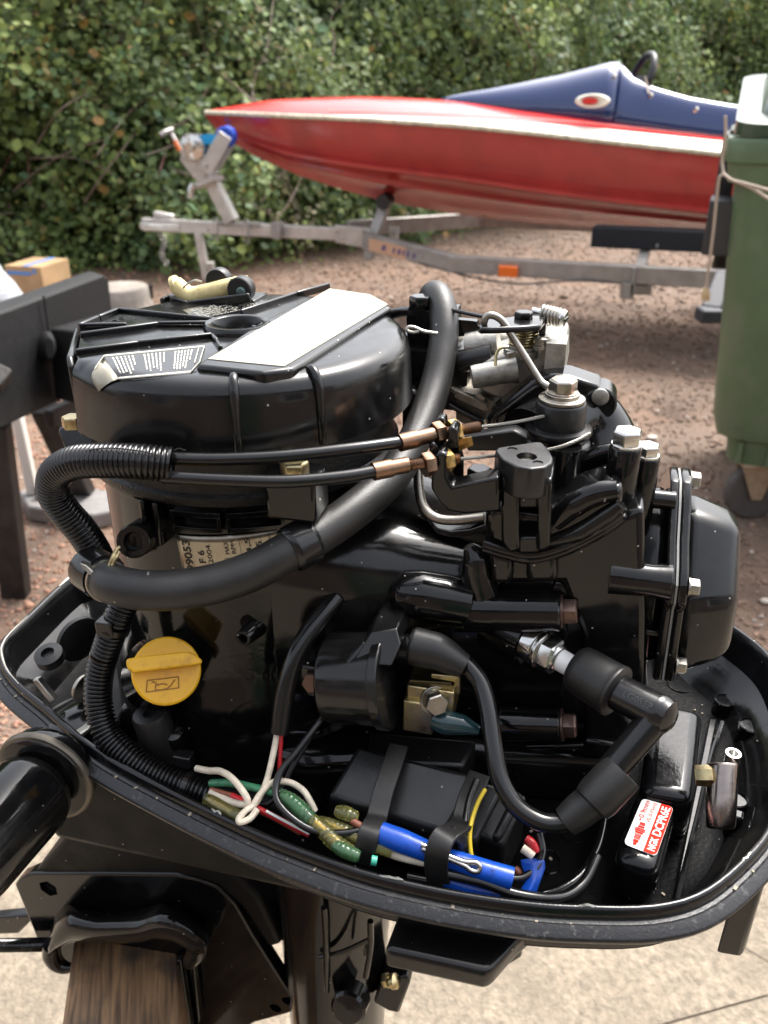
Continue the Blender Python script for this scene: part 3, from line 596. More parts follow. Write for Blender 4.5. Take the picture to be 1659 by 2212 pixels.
for f, d in ((.26, .16), (1.05, .16), (.26, .80), (1.05, .80)):
    fx = Bn(f, d, .19); CF = (FD*.35-DD*.94).normalized(); CD = K.cross(CF)
    fk = part('caster_fork', [g_prism([fx+CF*(sx*.034)+CD*a_+K*b_ for a_, b_ in ((-.06, .02), (.055, .02), (.03, -.11), (-.005, -.11))], CF*(.005*sx)) for sx in (-1, 1)]+[g_box(fx+K*.018, (.055, .06, .006), (CF, CD, K))], M('tan_zinc', (.36, .27, .18), .5, .4, var=.2, vscale=30), bin_, bevel=.003)
    wcn = fx+CD*.014; wcn.z = .098
    wh = part('caster_wheel', g_lathe(wcn-CF*.024, CF, [(70, 0), (90, 2), (98, 10), (98, 38), (90, 46), (70, 48)], 36), M('grey_rubber', (.07, .062, .056), .7, var=.2, vscale=40), bin_)
    part('hub', [g_lathe(wcn-CF*.020, CF, [(0, 0), (18, 0), (22, 8), (22, 34), (0, 40)], 20), g_lathe(wcn-CF*.016, CF, [(62, 0), (72, 0), (72, 32), (62, 32)], 30)]+[g_bar(wcn+(CD*math.cos(a)+K*math.sin(a))*.02, wcn+(CD*math.cos(a)+K*math.sin(a))*.066, .02, .012, CF) for a in [2*math.pi*k/5+.3 for k in range(5)]], M('grey_wheel_hub', (.11, .10, .092), .6), wh)
ROPE = M('pale_twine', (.42, .34, .27), .8, bump=(200, .6, .002))
rt = [Wy(1567, 250, 2.46), Wy(1567, 300, 2.46), Wy(1560, 345, 2.47), Wy(1562, 374, 2.46)]
rp = part('twine', [g_tube(rt+[Wy(1554, 384, 2.46), Wy(1549, 420, 2.47), Wy(1541, 500, 2.49), Wy(1532, 570, 2.51), Wy(1525, 625, 2.52)], .0042, 8, 6), g_tube([Wy(1562, 374, 2.45), Wy(1580, 388, 2.42), Wy(1620, 404, 2.38), Wy(1665, 432, 2.33), Wy(1720, 462, 2.28)], .0042, 8, 6), g_tube([Wy(1580, 389, 2.42), Wy(1615, 398, 2.385), Wy(1665, 412, 2.33), Wy(1720, 424, 2.28)], .0042, 8, 6)], ROPE)
tag(rp, 'pale twine tied round the green container with a frayed end hanging down', 'rope')
part('frayed_end', [g_tube([Wy(1525, 618, 2.52), Wy(1525+dx, 634, 2.52), Wy(1525+dx*1.5, 652, 2.52)], [.004, .006, .001], 6, 3) for dx in (-6, -3, 0, 3, 5)], M('frayed_fibre', (.55, .42, .24), .9), rp)

# =================================================================== THINGS BY THE OTHER SIDE OF THE YARD
BLKW = M('black_stained_wood', (.006, .006, .0062), .6, spec=.22, bump=(120, .5, .002), var=.4, vscale=40); WETW = M('dark_weathered_wood', (.02, .0165, .015), .55, spec=.3, bump=(60, .5, .003), var=.5, vscale=20)
plk = [W(-40, 690, 1.95), W(222, 594, 2.62), W(236, 604, 2.64), W(242, 668, 2.64), W(250, 790, 2.62), W(128, 868, 2.30), W(-40, 946, 1.93)]
bench = thing('motor_stand', 'black painted wooden motor stand with a thick upright board and dark legs', 'stand', (-.9, 2.3, 0))
part('board', g_prism(plk, Vector((-.045, .012, .012))), BLKW, bench, bevel=.006)
part('board_joint', g_bar(W(94, 639, 2.215), W(128, 868, 2.285), .006, .004), M('joint_black', (.004, .004, .004), .8), bench)
part('clamp_block', [g_loft([[W(107, 710, 2.24), W(250, 668, 2.45), W(250, 800, 2.45), W(118, 862, 2.26)], [W(180, 716, 2.12), W(260, 690, 2.2), W(260, 850, 2.2), W(185, 880, 2.12)]])], BLKW, bench, bevel=.006)
part('block_boss', g_loft([[W(100+22*math.cos(t), 750+36*math.sin(t), 2.22) for t in [2*math.pi*k/20 for k in range(20)]], [W(108+12*math.cos(t), 752+24*math.sin(t), 2.14) for t in [2*math.pi*k/20 for k in range(20)]]]), BLKW, bench, bevel=.004)
for x0, y0, Y0, x1, y1, w_ in ((-12, 915, 2.04, 36, 1285, .072), (95, 880, 2.35, 190, 1085, .07)):
    a_, b_ = Wy(x0, y0, Y0), Wz(x1, y1, 0)
    part('leg', g_bar(a_, b_, w_, w_*.75, Vector((0, 1, 0))), WETW, bench, bevel=.006)
part('leg', g_bar(W(-20, 800, 2.0), Vector((-1.35, 2.5, 0)), .08, .06, Vector((0, 1, 0))), WETW, bench, bevel=.006)
part('cross_bar', g_bar(W(105, 905, 2.38), W(170, 872, 2.5), .03, .05), WETW, bench, bevel=.004)
pb = thing('parasol_base', 'grey parasol base with a white pole on the reddish gravel beside the stand', 'parasol base', (-1.05, 2.6, 0))
part('base_plate', g_prism([Wz(x, y, .06) for x, y in ((40,1062),(62,1050),(160,1048),(260,1062),(270,1095),(200,1112),(60,1094))], -K*.058), M('grey_base', (.16, .15, .145), .6, bump=(80, .4, .003), var=.2, vscale=20), pb, bevel=.008)
part('pole', g_bar(Wy(38, 900, 2.62), Wz(72, 1066, .06), .035, .035, Vector((0, 1, 0))), M('white_plastic_pole', (.62, .58, .53), .45), pb, bevel=.006)
part('knob', g_box(Wz(92, 1062, .08), (.02, .02, .02)), K_RUB, pb, bevel=.004)
bxp = thing('cardboard_box', 'brown cardboard box with a strip of blue tape standing on the gravel', 'box', Wz(70, 650, 0))
bc = Wz(72, 660, 0); bc.z = .15
ca = Vector((math.cos(R(-14)), math.sin(R(-14)), 0)); cb_ = Vector((-ca.y, ca.x, 0))
part('carton', g_box(bc+cb_*.12, (.135, .16, .115), (ca, cb_, K)), M('cardboard', (.42, .27, .14), .75, var=.12, vscale=10), bxp, bevel=.004)
part('tape', [g_box(bc+cb_*(.12-.1612)+K*.07+ca*-.03, (.09, .001, .012), (ca, cb_, K)), g_box(bc+cb_*.12+ca*.02+K*.1162, (.02, .16, .001), (ca, cb_, K)), g_box(bc+cb_*(.12-.1612)+K*.085+ca*.085, (.012, .001, .016), (ca, cb_, K))], M('blue_tape', (.10, .25, .55), .4), bxp)
wr = W(5, 668, 4.6); wr.z = 0
wb_ = part('wrapped_bundle', g_loft([[wr+Vector((math.cos(t)*r*(1+.06*math.sin(5*t+z*20)), math.sin(t)*r, z)) for t in [2*math.pi*k/28 for k in range(28)]] for z, r in ((0, .13), (.1, .135), (.22, .13), (.3, .115), (.37, .085), (.42, .05), (.47, .03), (.52, .035))]), M('clear_wrap', (.62, .66, .70), .2, trans=.25, bump=(24, .9, .02)), None, sharp=60)
tag(wb_, 'white plastic wrapped bundle in front of the cardboard box', 'bundle')
sc_ = Wz(255, 668, 0); sc_.y += .1
stp = part('tree_stump', g_lathe(Vector((sc_.x, sc_.y, 0)), K, [(205, 0), (190, 40), (185, 120), (178, 128), (0, 130)], 28), M('grey_stump', (.26, .23, .20), .8, bump=(40, .6, .01), var=.3, vscale=12), None)
tag(stp, 'low grey weathered stump on the gravel behind the black board', 'stump')
gs = part('low_kerb', g_bar(Wz(118, 640, .05), Wz(330, 628, .05), .06, .10), BLKW, None, bevel=.006)
tag(gs, 'dark low timber lying on the gravel near the box', 'timber')

# pale stones and a fallen leaf lying loose on the yard
PALE = M('pale_stone', (.46, .40, .34), .8, var=.2, vscale=60)
for i, (x, y, r, lb) in enumerate(((1408, 948, .026, 'pale flat stone on the gravel nearest the chrome bolt'), (1655, 1300, .018, 'small pale stone on gravel near the container wheel'), (1575, 905, .014, 'small pale stone lying under the green container'), (905, 545, .03, 'pinkish pale stone below the trailer sticker'))):
    c_ = Wz(x, y, .008)
    o = part('stone', g_loft([[c_+Vector((math.cos(t)*r*f*(1+.15*math.sin(3*t+i)), math.sin(t)*r*.7*f, z*r)) for t in [2*math.pi*k/9 for k in range(9)]] for f, z in ((.6, -.2), (1, .1), (.85, .4), (.4, .55))]), PALE)
    tag(o, lb, 'stone')

# =================================================================== WOODEN BEAM the motor is clamped to
WOOD = bpy.data.materials.new('weathered_plank'); WOOD.use_nodes = True
_n = WOOD.node_tree; _p = _n.nodes['Principled BSDF']; _p.inputs['Roughness'].default_value = .6
_tc = _n.nodes.new('ShaderNodeTexCoord'); _mp = _n.nodes.new('ShaderNodeCombineXYZ')
for _i, _v in enumerate(((.965*150, .262*150, 0), (.262*4, -.965*4, .22*4), (0, 0, 40))):
    _d = _n.nodes.new('ShaderNodeVectorMath'); _d.operation = 'DOT_PRODUCT'; _n.links.new(_tc.outputs['Object'], _d.inputs[0]); _d.inputs[1].default_value = _v; _n.links.new(_d.outputs['Value'], _mp.inputs[_i])
_ns = _n.nodes.new('ShaderNodeTexNoise'); _ns.inputs['Scale'].default_value = 1.6; _ns.inputs['Detail'].default_value = 6; _ns.inputs['Distortion'].default_value = .4
_n.links.new(_mp.outputs[0], _ns.inputs['Vector']); _cr = _n.nodes.new('ShaderNodeValToRGB'); e = _cr.color_ramp.elements
e[0].position = .32; e[0].color = (.07, .040, .022, 1); e[1].position = .68; e[1].color = (.33, .19, .09, 1); k_ = _cr.color_ramp.elements.new(.5); k_.color = (.19, .112, .058, 1)
_n.links.new(_ns.outputs['Fac'], _cr.inputs[0])
_n2 = _n.nodes.new('ShaderNodeTexNoise'); _n2.inputs['Scale'].default_value = 28; _n2.inputs['Detail'].default_value = 4; _n.links.new(_tc.outputs['Object'], _n2.inputs['Vector'])
_mr = _n.nodes.new('ShaderNodeMapRange'); _mr.inputs['From Min'].default_value = .52; _mr.inputs['From Max'].default_value = .7; _n.links.new(_n2.outputs['Fac'], _mr.inputs['Value'])
_mi = _n.nodes.new('ShaderNodeMix'); _mi.data_type = 'RGBA'; _n.links.new(_mr.outputs[0], _mi.inputs['Factor']); _n.links.new(_cr.outputs[0], [q for q in _mi.inputs if q.name == 'A' and q.type == 'RGBA'][0])
[q for q in _mi.inputs if q.name == 'B' and q.type == 'RGBA'][0].default_value = (.06, .045, .035, 1)
_n.links.new([q for q in _mi.outputs if q.type == 'RGBA'][0], _p.inputs['Base Color'])
_b = _n.nodes.new('ShaderNodeBump'); _b.inputs['Strength'].default_value = .5; _b.inputs['Distance'].default_value = .001; _n.links.new(_ns.outputs['Fac'], _b.inputs['Height']); _n.links.new(_b.outputs[0], _p.inputs['Normal'])
stand = thing('wooden_stand', 'weathered wooden beam stand that the outboard motor is clamped onto', 'stand', (-.12, .35, .02))
wl0, wl1 = Wb(180, 2042, -54), Wb(364, 2052, -54); wtop = (wl0.z+wl1.z)/2
def Wd(a, b, z): q = C0+A*a+B*b; return Vector((q.x, q.y, z))
a0_ = (wl0-C0).dot(A); a1_ = (wl1-C0).dot(A); BD = Vector((.262, -.965, .22)).normalized(); BS = Vector((.965, .262, 0)).normalized(); bm_ = (wl0+wl1)/2
hw = (wl1-wl0).length/2
part('beam', g_prism([bm_+BS*(sx*hw*f)+BD*dd_ for sx, f, dd_ in ((-1, 1.06, .17), (1, 1.06, .17), (1, 1, -.06), (-1, 1, -.06))], -BD.cross(BS).normalized()*(-.12 if BD.cross(BS).z < 0 else .12)), WOOD, stand, bevel=.003)
for dd_ in (.14, -.02):
    q_ = bm_+BD*dd_; q_.z = .036
    part('post', g_prism([q_+BS*(sx*hw*.9)+Vector((BD.x, BD.y, 0))*(sy*.03) for sx, sy in ((-1, -1), (1, -1), (1, 1), (-1, 1))], K*(bm_.z+BD.z*dd_-.125-.036)), WOOD, stand, bevel=.003)
# =================================================================== OUTBOARD MOTOR
motor = thing('outboard_motor', 'black outboard motor with its cowl off, open engine sitting in a black lower tray', 'outboard motor', (C0.x, C0.y, .02))
def Wcyl(x, y, r):
    """near hit of a sight line with the upright cylinder of radius r mm round the crank axis"""
    d = ray(x, y); r *= mm; ox, oy = CAMP.x-C0.x, CAMP.y-C0.y
    qa = d.x*d.x+d.y*d.y; qb = 2*(ox*d.x+oy*d.y); qc = ox*ox+oy*oy-r*r; D = max(qb*qb-4*qa*qc, 0)
    return CAMP + d*((-qb-math.sqrt(D))/(2*qa))
def cyl_ph(p): v = p-C0; return math.atan2(v.dot(B), v.dot(A)), v.z/mm
def Pcyl(ph, h, r): return E(r*math.cos(ph), r*math.sin(ph), h)
def pts(l, fn, *a): return [fn(x, y, *a) for x, y in l]

# ------------------------------------------------------------------ lower cowl tray
near = [(179,1235),(139,1256),(60,1330),(12,1378),(2,1405),(8,1436),(40,1477),(99,1525),(159,1578),(238,1635),(357,1699),(476,1758),(571,1802),(652,1834),
        (797,1884),(962,1922),(1127,1947),(1254,1956),(1414,1955),(1525,1922),(1622,1842),(1668,1780),(1704,1690),(1715,1600),(1702,1500),(1659,1412),(1574,1344)]
rim = [Wh(x, y, 0) for x, y in near] + [E(285, 118, 0), E(235, 138, 0), E(150, 143, 0), E(40, 135, 0), E(-60, 105, 0), E(-130, 75, 0)]
rim = resample(spline(rim, 10, True), .0075)
def rim_ring(o, h):
    n = len(rim); out = []
    for i in range(n):
        t = (rim[(i+1) % n]-rim[i-1]).normalized(); nrm = Vector((t.y, -t.x, 0))
        out.append(rim[i]+nrm*(o*mm)+K*(h*mm))
    return out
ctr = sum(rim, Vector())/len(rim)
def shrink(r, f): return [ctr+(p-ctr)*f+K*0 for p in r]
def rr(o, h, f=1):
    r = rim_ring(o, h)
    if f != 1: r = [Vector((ctr.x+(p.x-ctr.x)*f, ctr.y+(p.y-ctr.y)*f, p.z)) for p in r]
    return r
tray_rings = [rr(-14, -50, .5), rr(-14, -50, .93), rr(-12, -47, .97), rr(-6, -38), rr(-3, -8), rr(-1.6, -1), rr(-.6, 0), rr(1, -.2), rr(2, -1.6), rr(2.6, -5.4)]
tray = part('lower_tray', [g_loft(tray_rings[3:], cap=False)], K_TRAY, motor, sharp=60)
part('floor_panel', [g_loft(tray_rings[:3]+[rr(-5.8, -37.5)], cap=False), ([tuple(p) for p in rr(-14, -50, .5)], [tuple(range(len(rim)))])], K_FLOOR, tray, sharp=60)
part('rim_band', g_loft([rr(2.2, -5.2), rr(2.9, -6.2), rr(4.4, -6.6), rr(5.0, -6.3), rr(5.6, -6.0), rr(10.0, -8.4), rr(10.8, -9.2), rr(10.9, -10.2), rr(10.2, -12), rr(8.4, -13.4)], cap=False), K_DUST, tray, sharp=40)
part('under_shell', [g_loft([rr(8.5, -13.3), rr(6, -15.5), rr(3, -19), rr(-9, -27), rr(-20, -42), rr(-28, -60), rr(-20, -72, .9), rr(-20, -74, .4)], cap=False)], K_PAINT, tray, sharp=50)
# bare worn nicks along the thin lip
random.seed(3)
for (x, y), L, hgt in (((475,1757),.007,1.6), ((1270,1956),.008,1.2), ((852,1897),.012,1.8), ((1610,1858),.008,1.6)):
    c = Wh(x, y, 0); i = min(range(len(rim)), key=lambda k: (rim[k]-c).length); n = len(rim)
    P = [rim[(i+k) % n] for k in (-1, 0, 1)]; t = (P[2]-P[0]).normalized(); nr = Vector((t.y, -t.x, 0))
    q = [rim[i]+t*((k/5-.5)*L)+nr*random.uniform(-.0006, .0004)+K*(random.uniform(-.4, .5)*mm) for k in range(6)]
    part('worn_nick', g_tube(q, [.0002, .0006, .0007, .0006, .0008, .0002], 6, 3), BARE, tray)
# thin bare edge along the far left of the lip
part('worn_edge', g_tube([Wh(x, y, .4) for x, y in ((176,1236),(150,1249),(128,1266))], [.0003, .0012, .0003], 6), BARE, tray)
part('worn_edge', g_tube([Wh(x, y, .5) for x, y in ((60,1330),(20,1370),(6,1392),(3,1410),(14,1445),(40,1477))], [.0002, .0007, .0009, .0009, .0007, .0002], 6), STEELD, tray)
# ledge that runs round inside the near wall, floor steps and humps
part('floor_ledge', [g_tube([Wh(x, y, -36) for x, y in ((1312,1660),(1308,1750),(1292,1830),(1255,1890),(1200,1925),(1120,1938),(1000,1918),(880,1895))], .0028, 10, 8)], K_TRAY, tray)
hump = part('floor_hump', [g_prism([Wh(x, y, -11) for x, y in ((1405,1508),(1522,1532),(1500,1728),(1384,1706))], K*-.039)], K_TRAY, tray, bevel=.0075, seg=4)
hump2 = part('floor_hump', [g_prism([Wh(x, y, -18) for x, y in ((1378,1698),(1470,1720),(1424,1885),(1325,1850))], K*-.031)], K_TRAY, tray, bevel=.0075, seg=4)
part('floor_rib', g_tube([Wh(x, y, -44) for x, y in ((1560,1560),(1535,1640),(1508,1760),(1478,1880),(1462,1945))], .0016, 8), K_TRAY, tray)
part('floor_rib', g_prism([Wh(x, y, -48) for x, y in ((1530,1560),(1548,1562),(1470,1950),(1452,1948))], K*.0035), K_TRAY, tray, bevel=.001)
for x, y, r, hh in ((1616,1587,7.2,8), (1585,1748,6.6,8), (1565,1517,6.6,2)):
    c = Wh(x, y, -40); part('moulded_boss', [g_lathe(c-K*.012, K, [(r+.6, 0), (r, 12+hh-2), (r, 12+hh), (r-.8, 12+hh+.5), (r-1, 12+hh-.6), (0, 12+hh-.6)], 28)], K_TRAY, tray)
part('floor_rib', g_prism([Wh(x, y, -48) for x, y in ((1560,1785),(1598,1795),(1594,1815),(1560,1806))], K*.016), K_TRAY, tray, bevel=.0015)
for x, y, r in ((1470,1478,9), (1180,1860,8), (1240,1800,7)):
    c = Wh(x, y, -49.6); part('moulded_ring', g_tube([c+Vector((math.cos(a)*r*mm, math.sin(a)*r*mm, 0)) for a in [2*math.pi*k/28 for k in range(29)]], .0007, 6, raw=True), K_TRAY, tray)
part('wall_rib', [g_tube([Wh(1700, 1560, -40), Wh(1695, 1600, -12), Wh(1690, 1640, -3)], .004, 10)], K_TRAY, tray)
# printed spark-plug sticker
hz = -18+.4
L0, L1, L2, L3 = (Wh(x, y, hz) for x, y in ((1347,1823), (1417,1851), (1455,1745), (1388,1725)))   # foot-left, foot-right, head-right, head-left
def lab(u, v, up=0): return (L0*(1-u)+L1*u)*(1-v)+(L3*(1-u)+L2*u)*v+K*(up*mm)
def rrect(u0, v0, u1, v1, r, asp, n=5, up=0):
    out = []
    for cx, cy, s in ((u1-r, v1-r*asp, 0), (u0+r, v1-r*asp, 90), (u0+r, v0+r*asp, 180), (u1-r, v0+r*asp, 270)):
        for k in range(n+1):
            g = R(s+90*k/n); out.append(lab(cx+r*math.cos(g), cy+r*asp*math.sin(g), up))
    return out
sticker = part('spark_plug_sticker', g_prism(rrect(0, 0, 1, 1, .13, .6), K*.0003), LWHITE, hump2)
tag(sticker, 'red and white sticker lettered NGK DCPR6E 0.9mm')
redp = [lab(.6, .004, .5)]+[lab(.87, .004, .5), lab(.96, .03, .5), lab(.995, .08, .5), lab(.995, .92, .5), lab(.96, .97, .5), lab(.87, .996, .5), lab(.6, .996, .5)]
part('red_panel', g_prism(redp, K*.0001), RED, sticker); sh = (L2-L0).length
WL_ = (L1-L0).length; HL_ = (L3-L0).length
def fit_text(s, fn, u0, u1, v0, v1, bold=False):      # letters fill the box: tops at u0, feet at u1, reading from v0 to v1
    V, Fc = text_geo(s, 1.0, lambda x, y: (x, y, 0), 'LEFT', bold)
    xs = [p[0] for p in V]; ys = [p[1] for p in V]; x0, x1, y0, y1 = min(xs), max(xs), min(ys), max(ys)
    return [tuple(fn(u1-(p[1]-y0)/(y1-y0)*(u1-u0), v0+(p[0]-x0)/(x1-x0)*(v1-v0))) for p in V], Fc
part('lettering', fit_text('NGK', lambda u, v: lab(u, v, .7), .675, .915, .06, .31, True), LWHITE, sticker)
part('lettering', fit_text('DCPR6E', lambda u, v: lab(u, v, .7), .655, .93, .355, .95, True), LWHITE, sticker)
part('lettering', [fit_text('0.9mm', lambda u, v: lab(u, v, .6), .09, .27, .60, .965), fit_text('(0.035in)', lambda u, v: lab(u, v, .6), .36, .52, .56, .965)], RED, sticker)
pl = [(.30,.05,.05,.04),(.30,.10,.08,.05),(.30,.17,.1,.012),(.30,.195,.1,.012),(.30,.22,.1,.012),(.30,.245,.1,.012),(.30,.28,.12,.03),(.30,.325,.16,.02),(.30,.36,.16,.02),(.30,.40,.1,.03),(.30,.45,.09,.012),(.30,.475,.09,.03)]
part('plug_picture', [g_prism([lab(a-c, b, .6), lab(a+c, b, .6), lab(a+c, b+d, .6), lab(a-c, b+d, .6)], K*.0001) for a, b, c, d in pl]
     + [g_prism([lab(.14, .53, .6), lab(.22, .545, .6), lab(.185, .59, .6), lab(.165, .545, .6)], K*.0001)], RED, sticker)
# cowl latch
lp = [(1524,1645),(1556,1640),(1590,1652),(1597,1662),(1582,1788),(1560,1795),(1526,1780),(1521,1770)]
t0 = Wh(1560, 1715, 0); nb = (CAMP-t0).normalized()
def Pl(x, y, off=0):   # plane of the latch face
    d = ray(x, y); return CAMP+d*((t0+nb*(off*mm)-CAMP).dot(nb)/d.dot(nb))
lt, lb_ = Pl(1560, 1646, 3), Pl(1557, 1792, 3); ld = (lb_-lt); ls = (Pl(1597, 1662, 3)-Pl(1521, 1662, 3)); hwid = ls.length/2*.94; ls.normalize()
def latch_ring(f, s): return [lt+ld*f+ls*(math.cos(math.pi*k/14)*hwid*s)+nb*(math.sin(math.pi*k/14)*.0075*s-.009) for k in range(15)]
latch = part('cowl_latch', g_loft([latch_ring(0, .9), latch_ring(.03, 1), latch_ring(.5, 1.0), latch_ring(.95, .92), latch_ring(1, .8)]), M('browned_steel', (.30, .255, .23), .22, 1, bump=(60, .3), var=.35, rvar=.1), tray, bevel=.0008)
part('engine_base', g_loft([[E(a, b, h) for a, b in ((-70,-78),(60,-92),(150,-60),(238,-48),(238,60),(60,80),(-70,70))] for h in (-50, -22)]+[[E(a*.97+3, b*.9, -14) for a, b in ((-70,-78),(60,-92),(150,-60),(238,-48),(238,60),(60,80),(-70,70))]]), K_PAINT, motor, bevel=.004)
part('latch_bolt', [g_hex(Pl(1540,1675,-2), (Pl(1504,1675,-2)-Pl(1540,1675,-2)), 9.5, 9), g_cyl(Pl(1530,1676,-2), Pl(1521,1676,-2), .0062)], ZINC, latch)
part('latch_pin', [g_cyl(Pl(1583,1655,-8), Pl(1580,1637,-8), .0035), g_lathe(Pl(1580,1645,-8), K, [(4, 0), (4, 6), (2.6, 6), (2.4, 2), (0, 2)])], STEEL, latch)
part('latch_shaft', g_cyl(Pl(1590,1690,-8), Pl(1665,1700,-14), .0095), K_TRAY, latch)
part('latch_lever', g_prism([Wh(x, y, -66) for x, y in ((1545,2060),(1600,2070),(1612,2046),(1560,2038))], K*.05), K_SATIN, tray, bevel=.002)
# front carrying pad under the rim
part('carry_pad', g_prism([Wh(x, y, -30) for x, y in ((862,1966),(1150,2008),(1120,2030),(1062,2097),(1046,2100),(829,2052))], -K*.0135), K_CAST, tray, bevel=.0035, seg=4)
part('pad_bracket', g_prism([Wh(x, y, -42) for x, y in ((900,1985),(1140,2012),(1050,2065),(860,2020))], -K*.02), K_PAINT, tray, bevel=.003)

# grit and crumbs that have settled in the tray and on its rim
random.seed(5); gr = []
for k in range(150):
    if k < 90: c_ = E(random.uniform(60, 300), random.uniform(-150, 60), -49.4)
    else:
        i = random.randrange(len(rim)); n_ = len(rim); t_ = (rim[(i+1) % n_]-rim[i-1]).normalized(); c_ = rim[i]+Vector((t_.y, -t_.x, 0))*(random.uniform(3.2, 5)*mm)-K*.0062
    s_ = random.uniform(.25, .75)*mm
    gr.append(g_box(c_, (s_*random.uniform(.6, 1.8), s_, s_*.6), (Vector((math.cos(k), math.sin(k), 0)), Vector((-math.sin(k), math.cos(k), 0)), K)))
tag(part('grit', gr, M('tan_grit', (.26, .22, .17), .9), tray, smooth=False), kind='stuff')

# ------------------------------------------------------------------ crankcase and flywheel housing
case = part('crankcase', [g_lathe(E(0, 0, 0), K, [(97, -48), (95, -5), (88, 18), (84, 30), (83.4, 136), (87, 137.5), (87, 140.5), (84, 141.5)], 64)], K_PAINT, motor)
part('flywheel_housing', [g_lathe(E(0, 0, 0), K, [(84, 140), (90, 141), (91, 143), (91, 146), (88.5, 147.5), (88, 156), (88, 178), (80, 180)], 64)], K_ROUGH, motor)
# ribs / lugs under the housing flange
def arcbar(ph0, ph1, h0, h1, r0, r1, n=12):
    rings = []
    for k in range(n+1):
        p = ph0+(ph1-ph0)*k/n
        rings.append([Pcyl(p, h0, r0), Pcyl(p, h0, r1), Pcyl(p, h1, r1), Pcyl(p, h1, r0)])
    return g_loft(rings)
def ph_of(x, y, r=86): return cyl_ph(Wcyl(x, y, r))
p1, h1 = ph_of(375, 1105); p2, h2 = ph_of(478, 1115); p3, h3 = ph_of(490, 1108); p4, h4 = ph_of(610, 1100)
for (qa, qb) in ((p1, p2), (p3, p4)):
    part('flange_rail', [arcbar(qa, qb, 134.5, 137.5, 82, 90), arcbar(qa, qb, 126, 128.4, 82, 89.5), arcbar(qa, qa+.02, 126, 137.5, 82, 89.5), arcbar(qb-.02, qb, 126, 137.5, 82, 89.5)], K_PAINT, case, bevel=.0006)
for x in (326, 352):
    q, h = ph_of(x, 1110); part('flange_rib', arcbar(q-.016, q+.016, 116, 141, 82, 92.5, 2), K_PAINT, case, bevel=.0012)
# socket boss on the near side
bp = Wcyl(318, 1152, 84); be = W(288, 1170, .418); ax = (be-bp)
part('socket_boss', [g_lathe(bp-ax*.4, ax, [(9.5, 0), (8.6, ax.length/mm*1.4-1), (8, ax.length/mm*1.4), (5.0, ax.length/mm*1.4), (4.4, ax.length/mm*1.4-1.5), (4, ax.length/mm*1.4-6), (0, ax.length/mm*1.4-6)], 32)], K_PAINT, case)
# name plate wrapped round the case
NPQ = [cyl_ph(Wcyl(x, y, 84.2)) for x, y in ((403,1268), (628,1249), (606,1140), (381,1155))]
def npl(u, v, r=84.4):
    f = [(NPQ[0][k]*(1-u)+NPQ[1][k]*u)*(1-v)+(NPQ[3][k]*(1-u)+NPQ[2][k]*u)*v for k in (0, 1)]
    return Pcyl(f[0], f[1], r)
plate = part('name_plate', g_grid(lambda u, v: npl(u, v), 24, 8), PLATE, case, solid=.0004)
NW = (npl(1, .5)-npl(0, .5)).length; NH = (npl(.5, 1)-npl(.5, 0)).length
def nptxt(s, u0, u1, v0, v1, bold=False): return fit_text(s, lambda u, v: npl(u, v, 84.85), u0, u1, v0, v1, bold)
part('lettering', [nptxt('P299053', .05, .13, .10, .92, True), nptxt('F 6', .19, .255, .50, .74, True), nptxt('2004', .28, .325, .50, .84), nptxt('MAX', .455, .495, .66, .90), nptxt('RPM', .515, .555, .66, .90),
                   nptxt('4,5', .65, .705, .62, .93, True), nptxt('25', .745, .80, .62, .84, True), nptxt('PE. Inc', .865, .895, .66, .97), nptxt('MA', .80, .835, .06, .2)], INK, plate)
def npline(u0, v0, u1, v1, w=.004):
    n = 6; d = (w if u0 == u1 else 0, w*1.6 if v0 == v1 else 0)
    return g_grid(lambda s, t: npl(u0+(u1-u0)*s+d[0]*(t-.5), v0+(v1-v0)*s+d[1]*(t-.5), 84.8), n, 1)
part('printed_box', [npline(.44, .2, .44, .58), npline(.56, .2, .56, .58), npline(.44, .58, .56, .58), npline(.6, .3, .6, .93), npline(.6, .93, .8, .93), npline(.8, .45, .8, .93)], INK, plate)
# lug with gold bolt under the cables
lc = Wcyl(635, 1055, 92)
part('bolt_lug', g_box(W(637,1068,.404)+B*.004, (.0125, .011, .0115), EAX), K_PAINT, case, bevel=.002)
part('lug_bolt', [g_hex(W(637, 1024, .398), K, 12, 6.8), g_lathe(W(637, 1024, .398)-K*.002, K, [(8, 0), (8, 2)], 24)], ZINC, case, bevel=.0003)
# far left lug and bolt
fl = W(160, 935, .455)
part('bolt_lug', g_prism([W(x, y, .455) for x, y in ((120,928),(165,905),(235,915),(235,975),(165,990),(142,985))], B*.03), K_PAINT, case, bevel=.002)
part('lug_bolt', g_hex(W(160, 922, .445), K, 10.5, 6), ZINC, case)
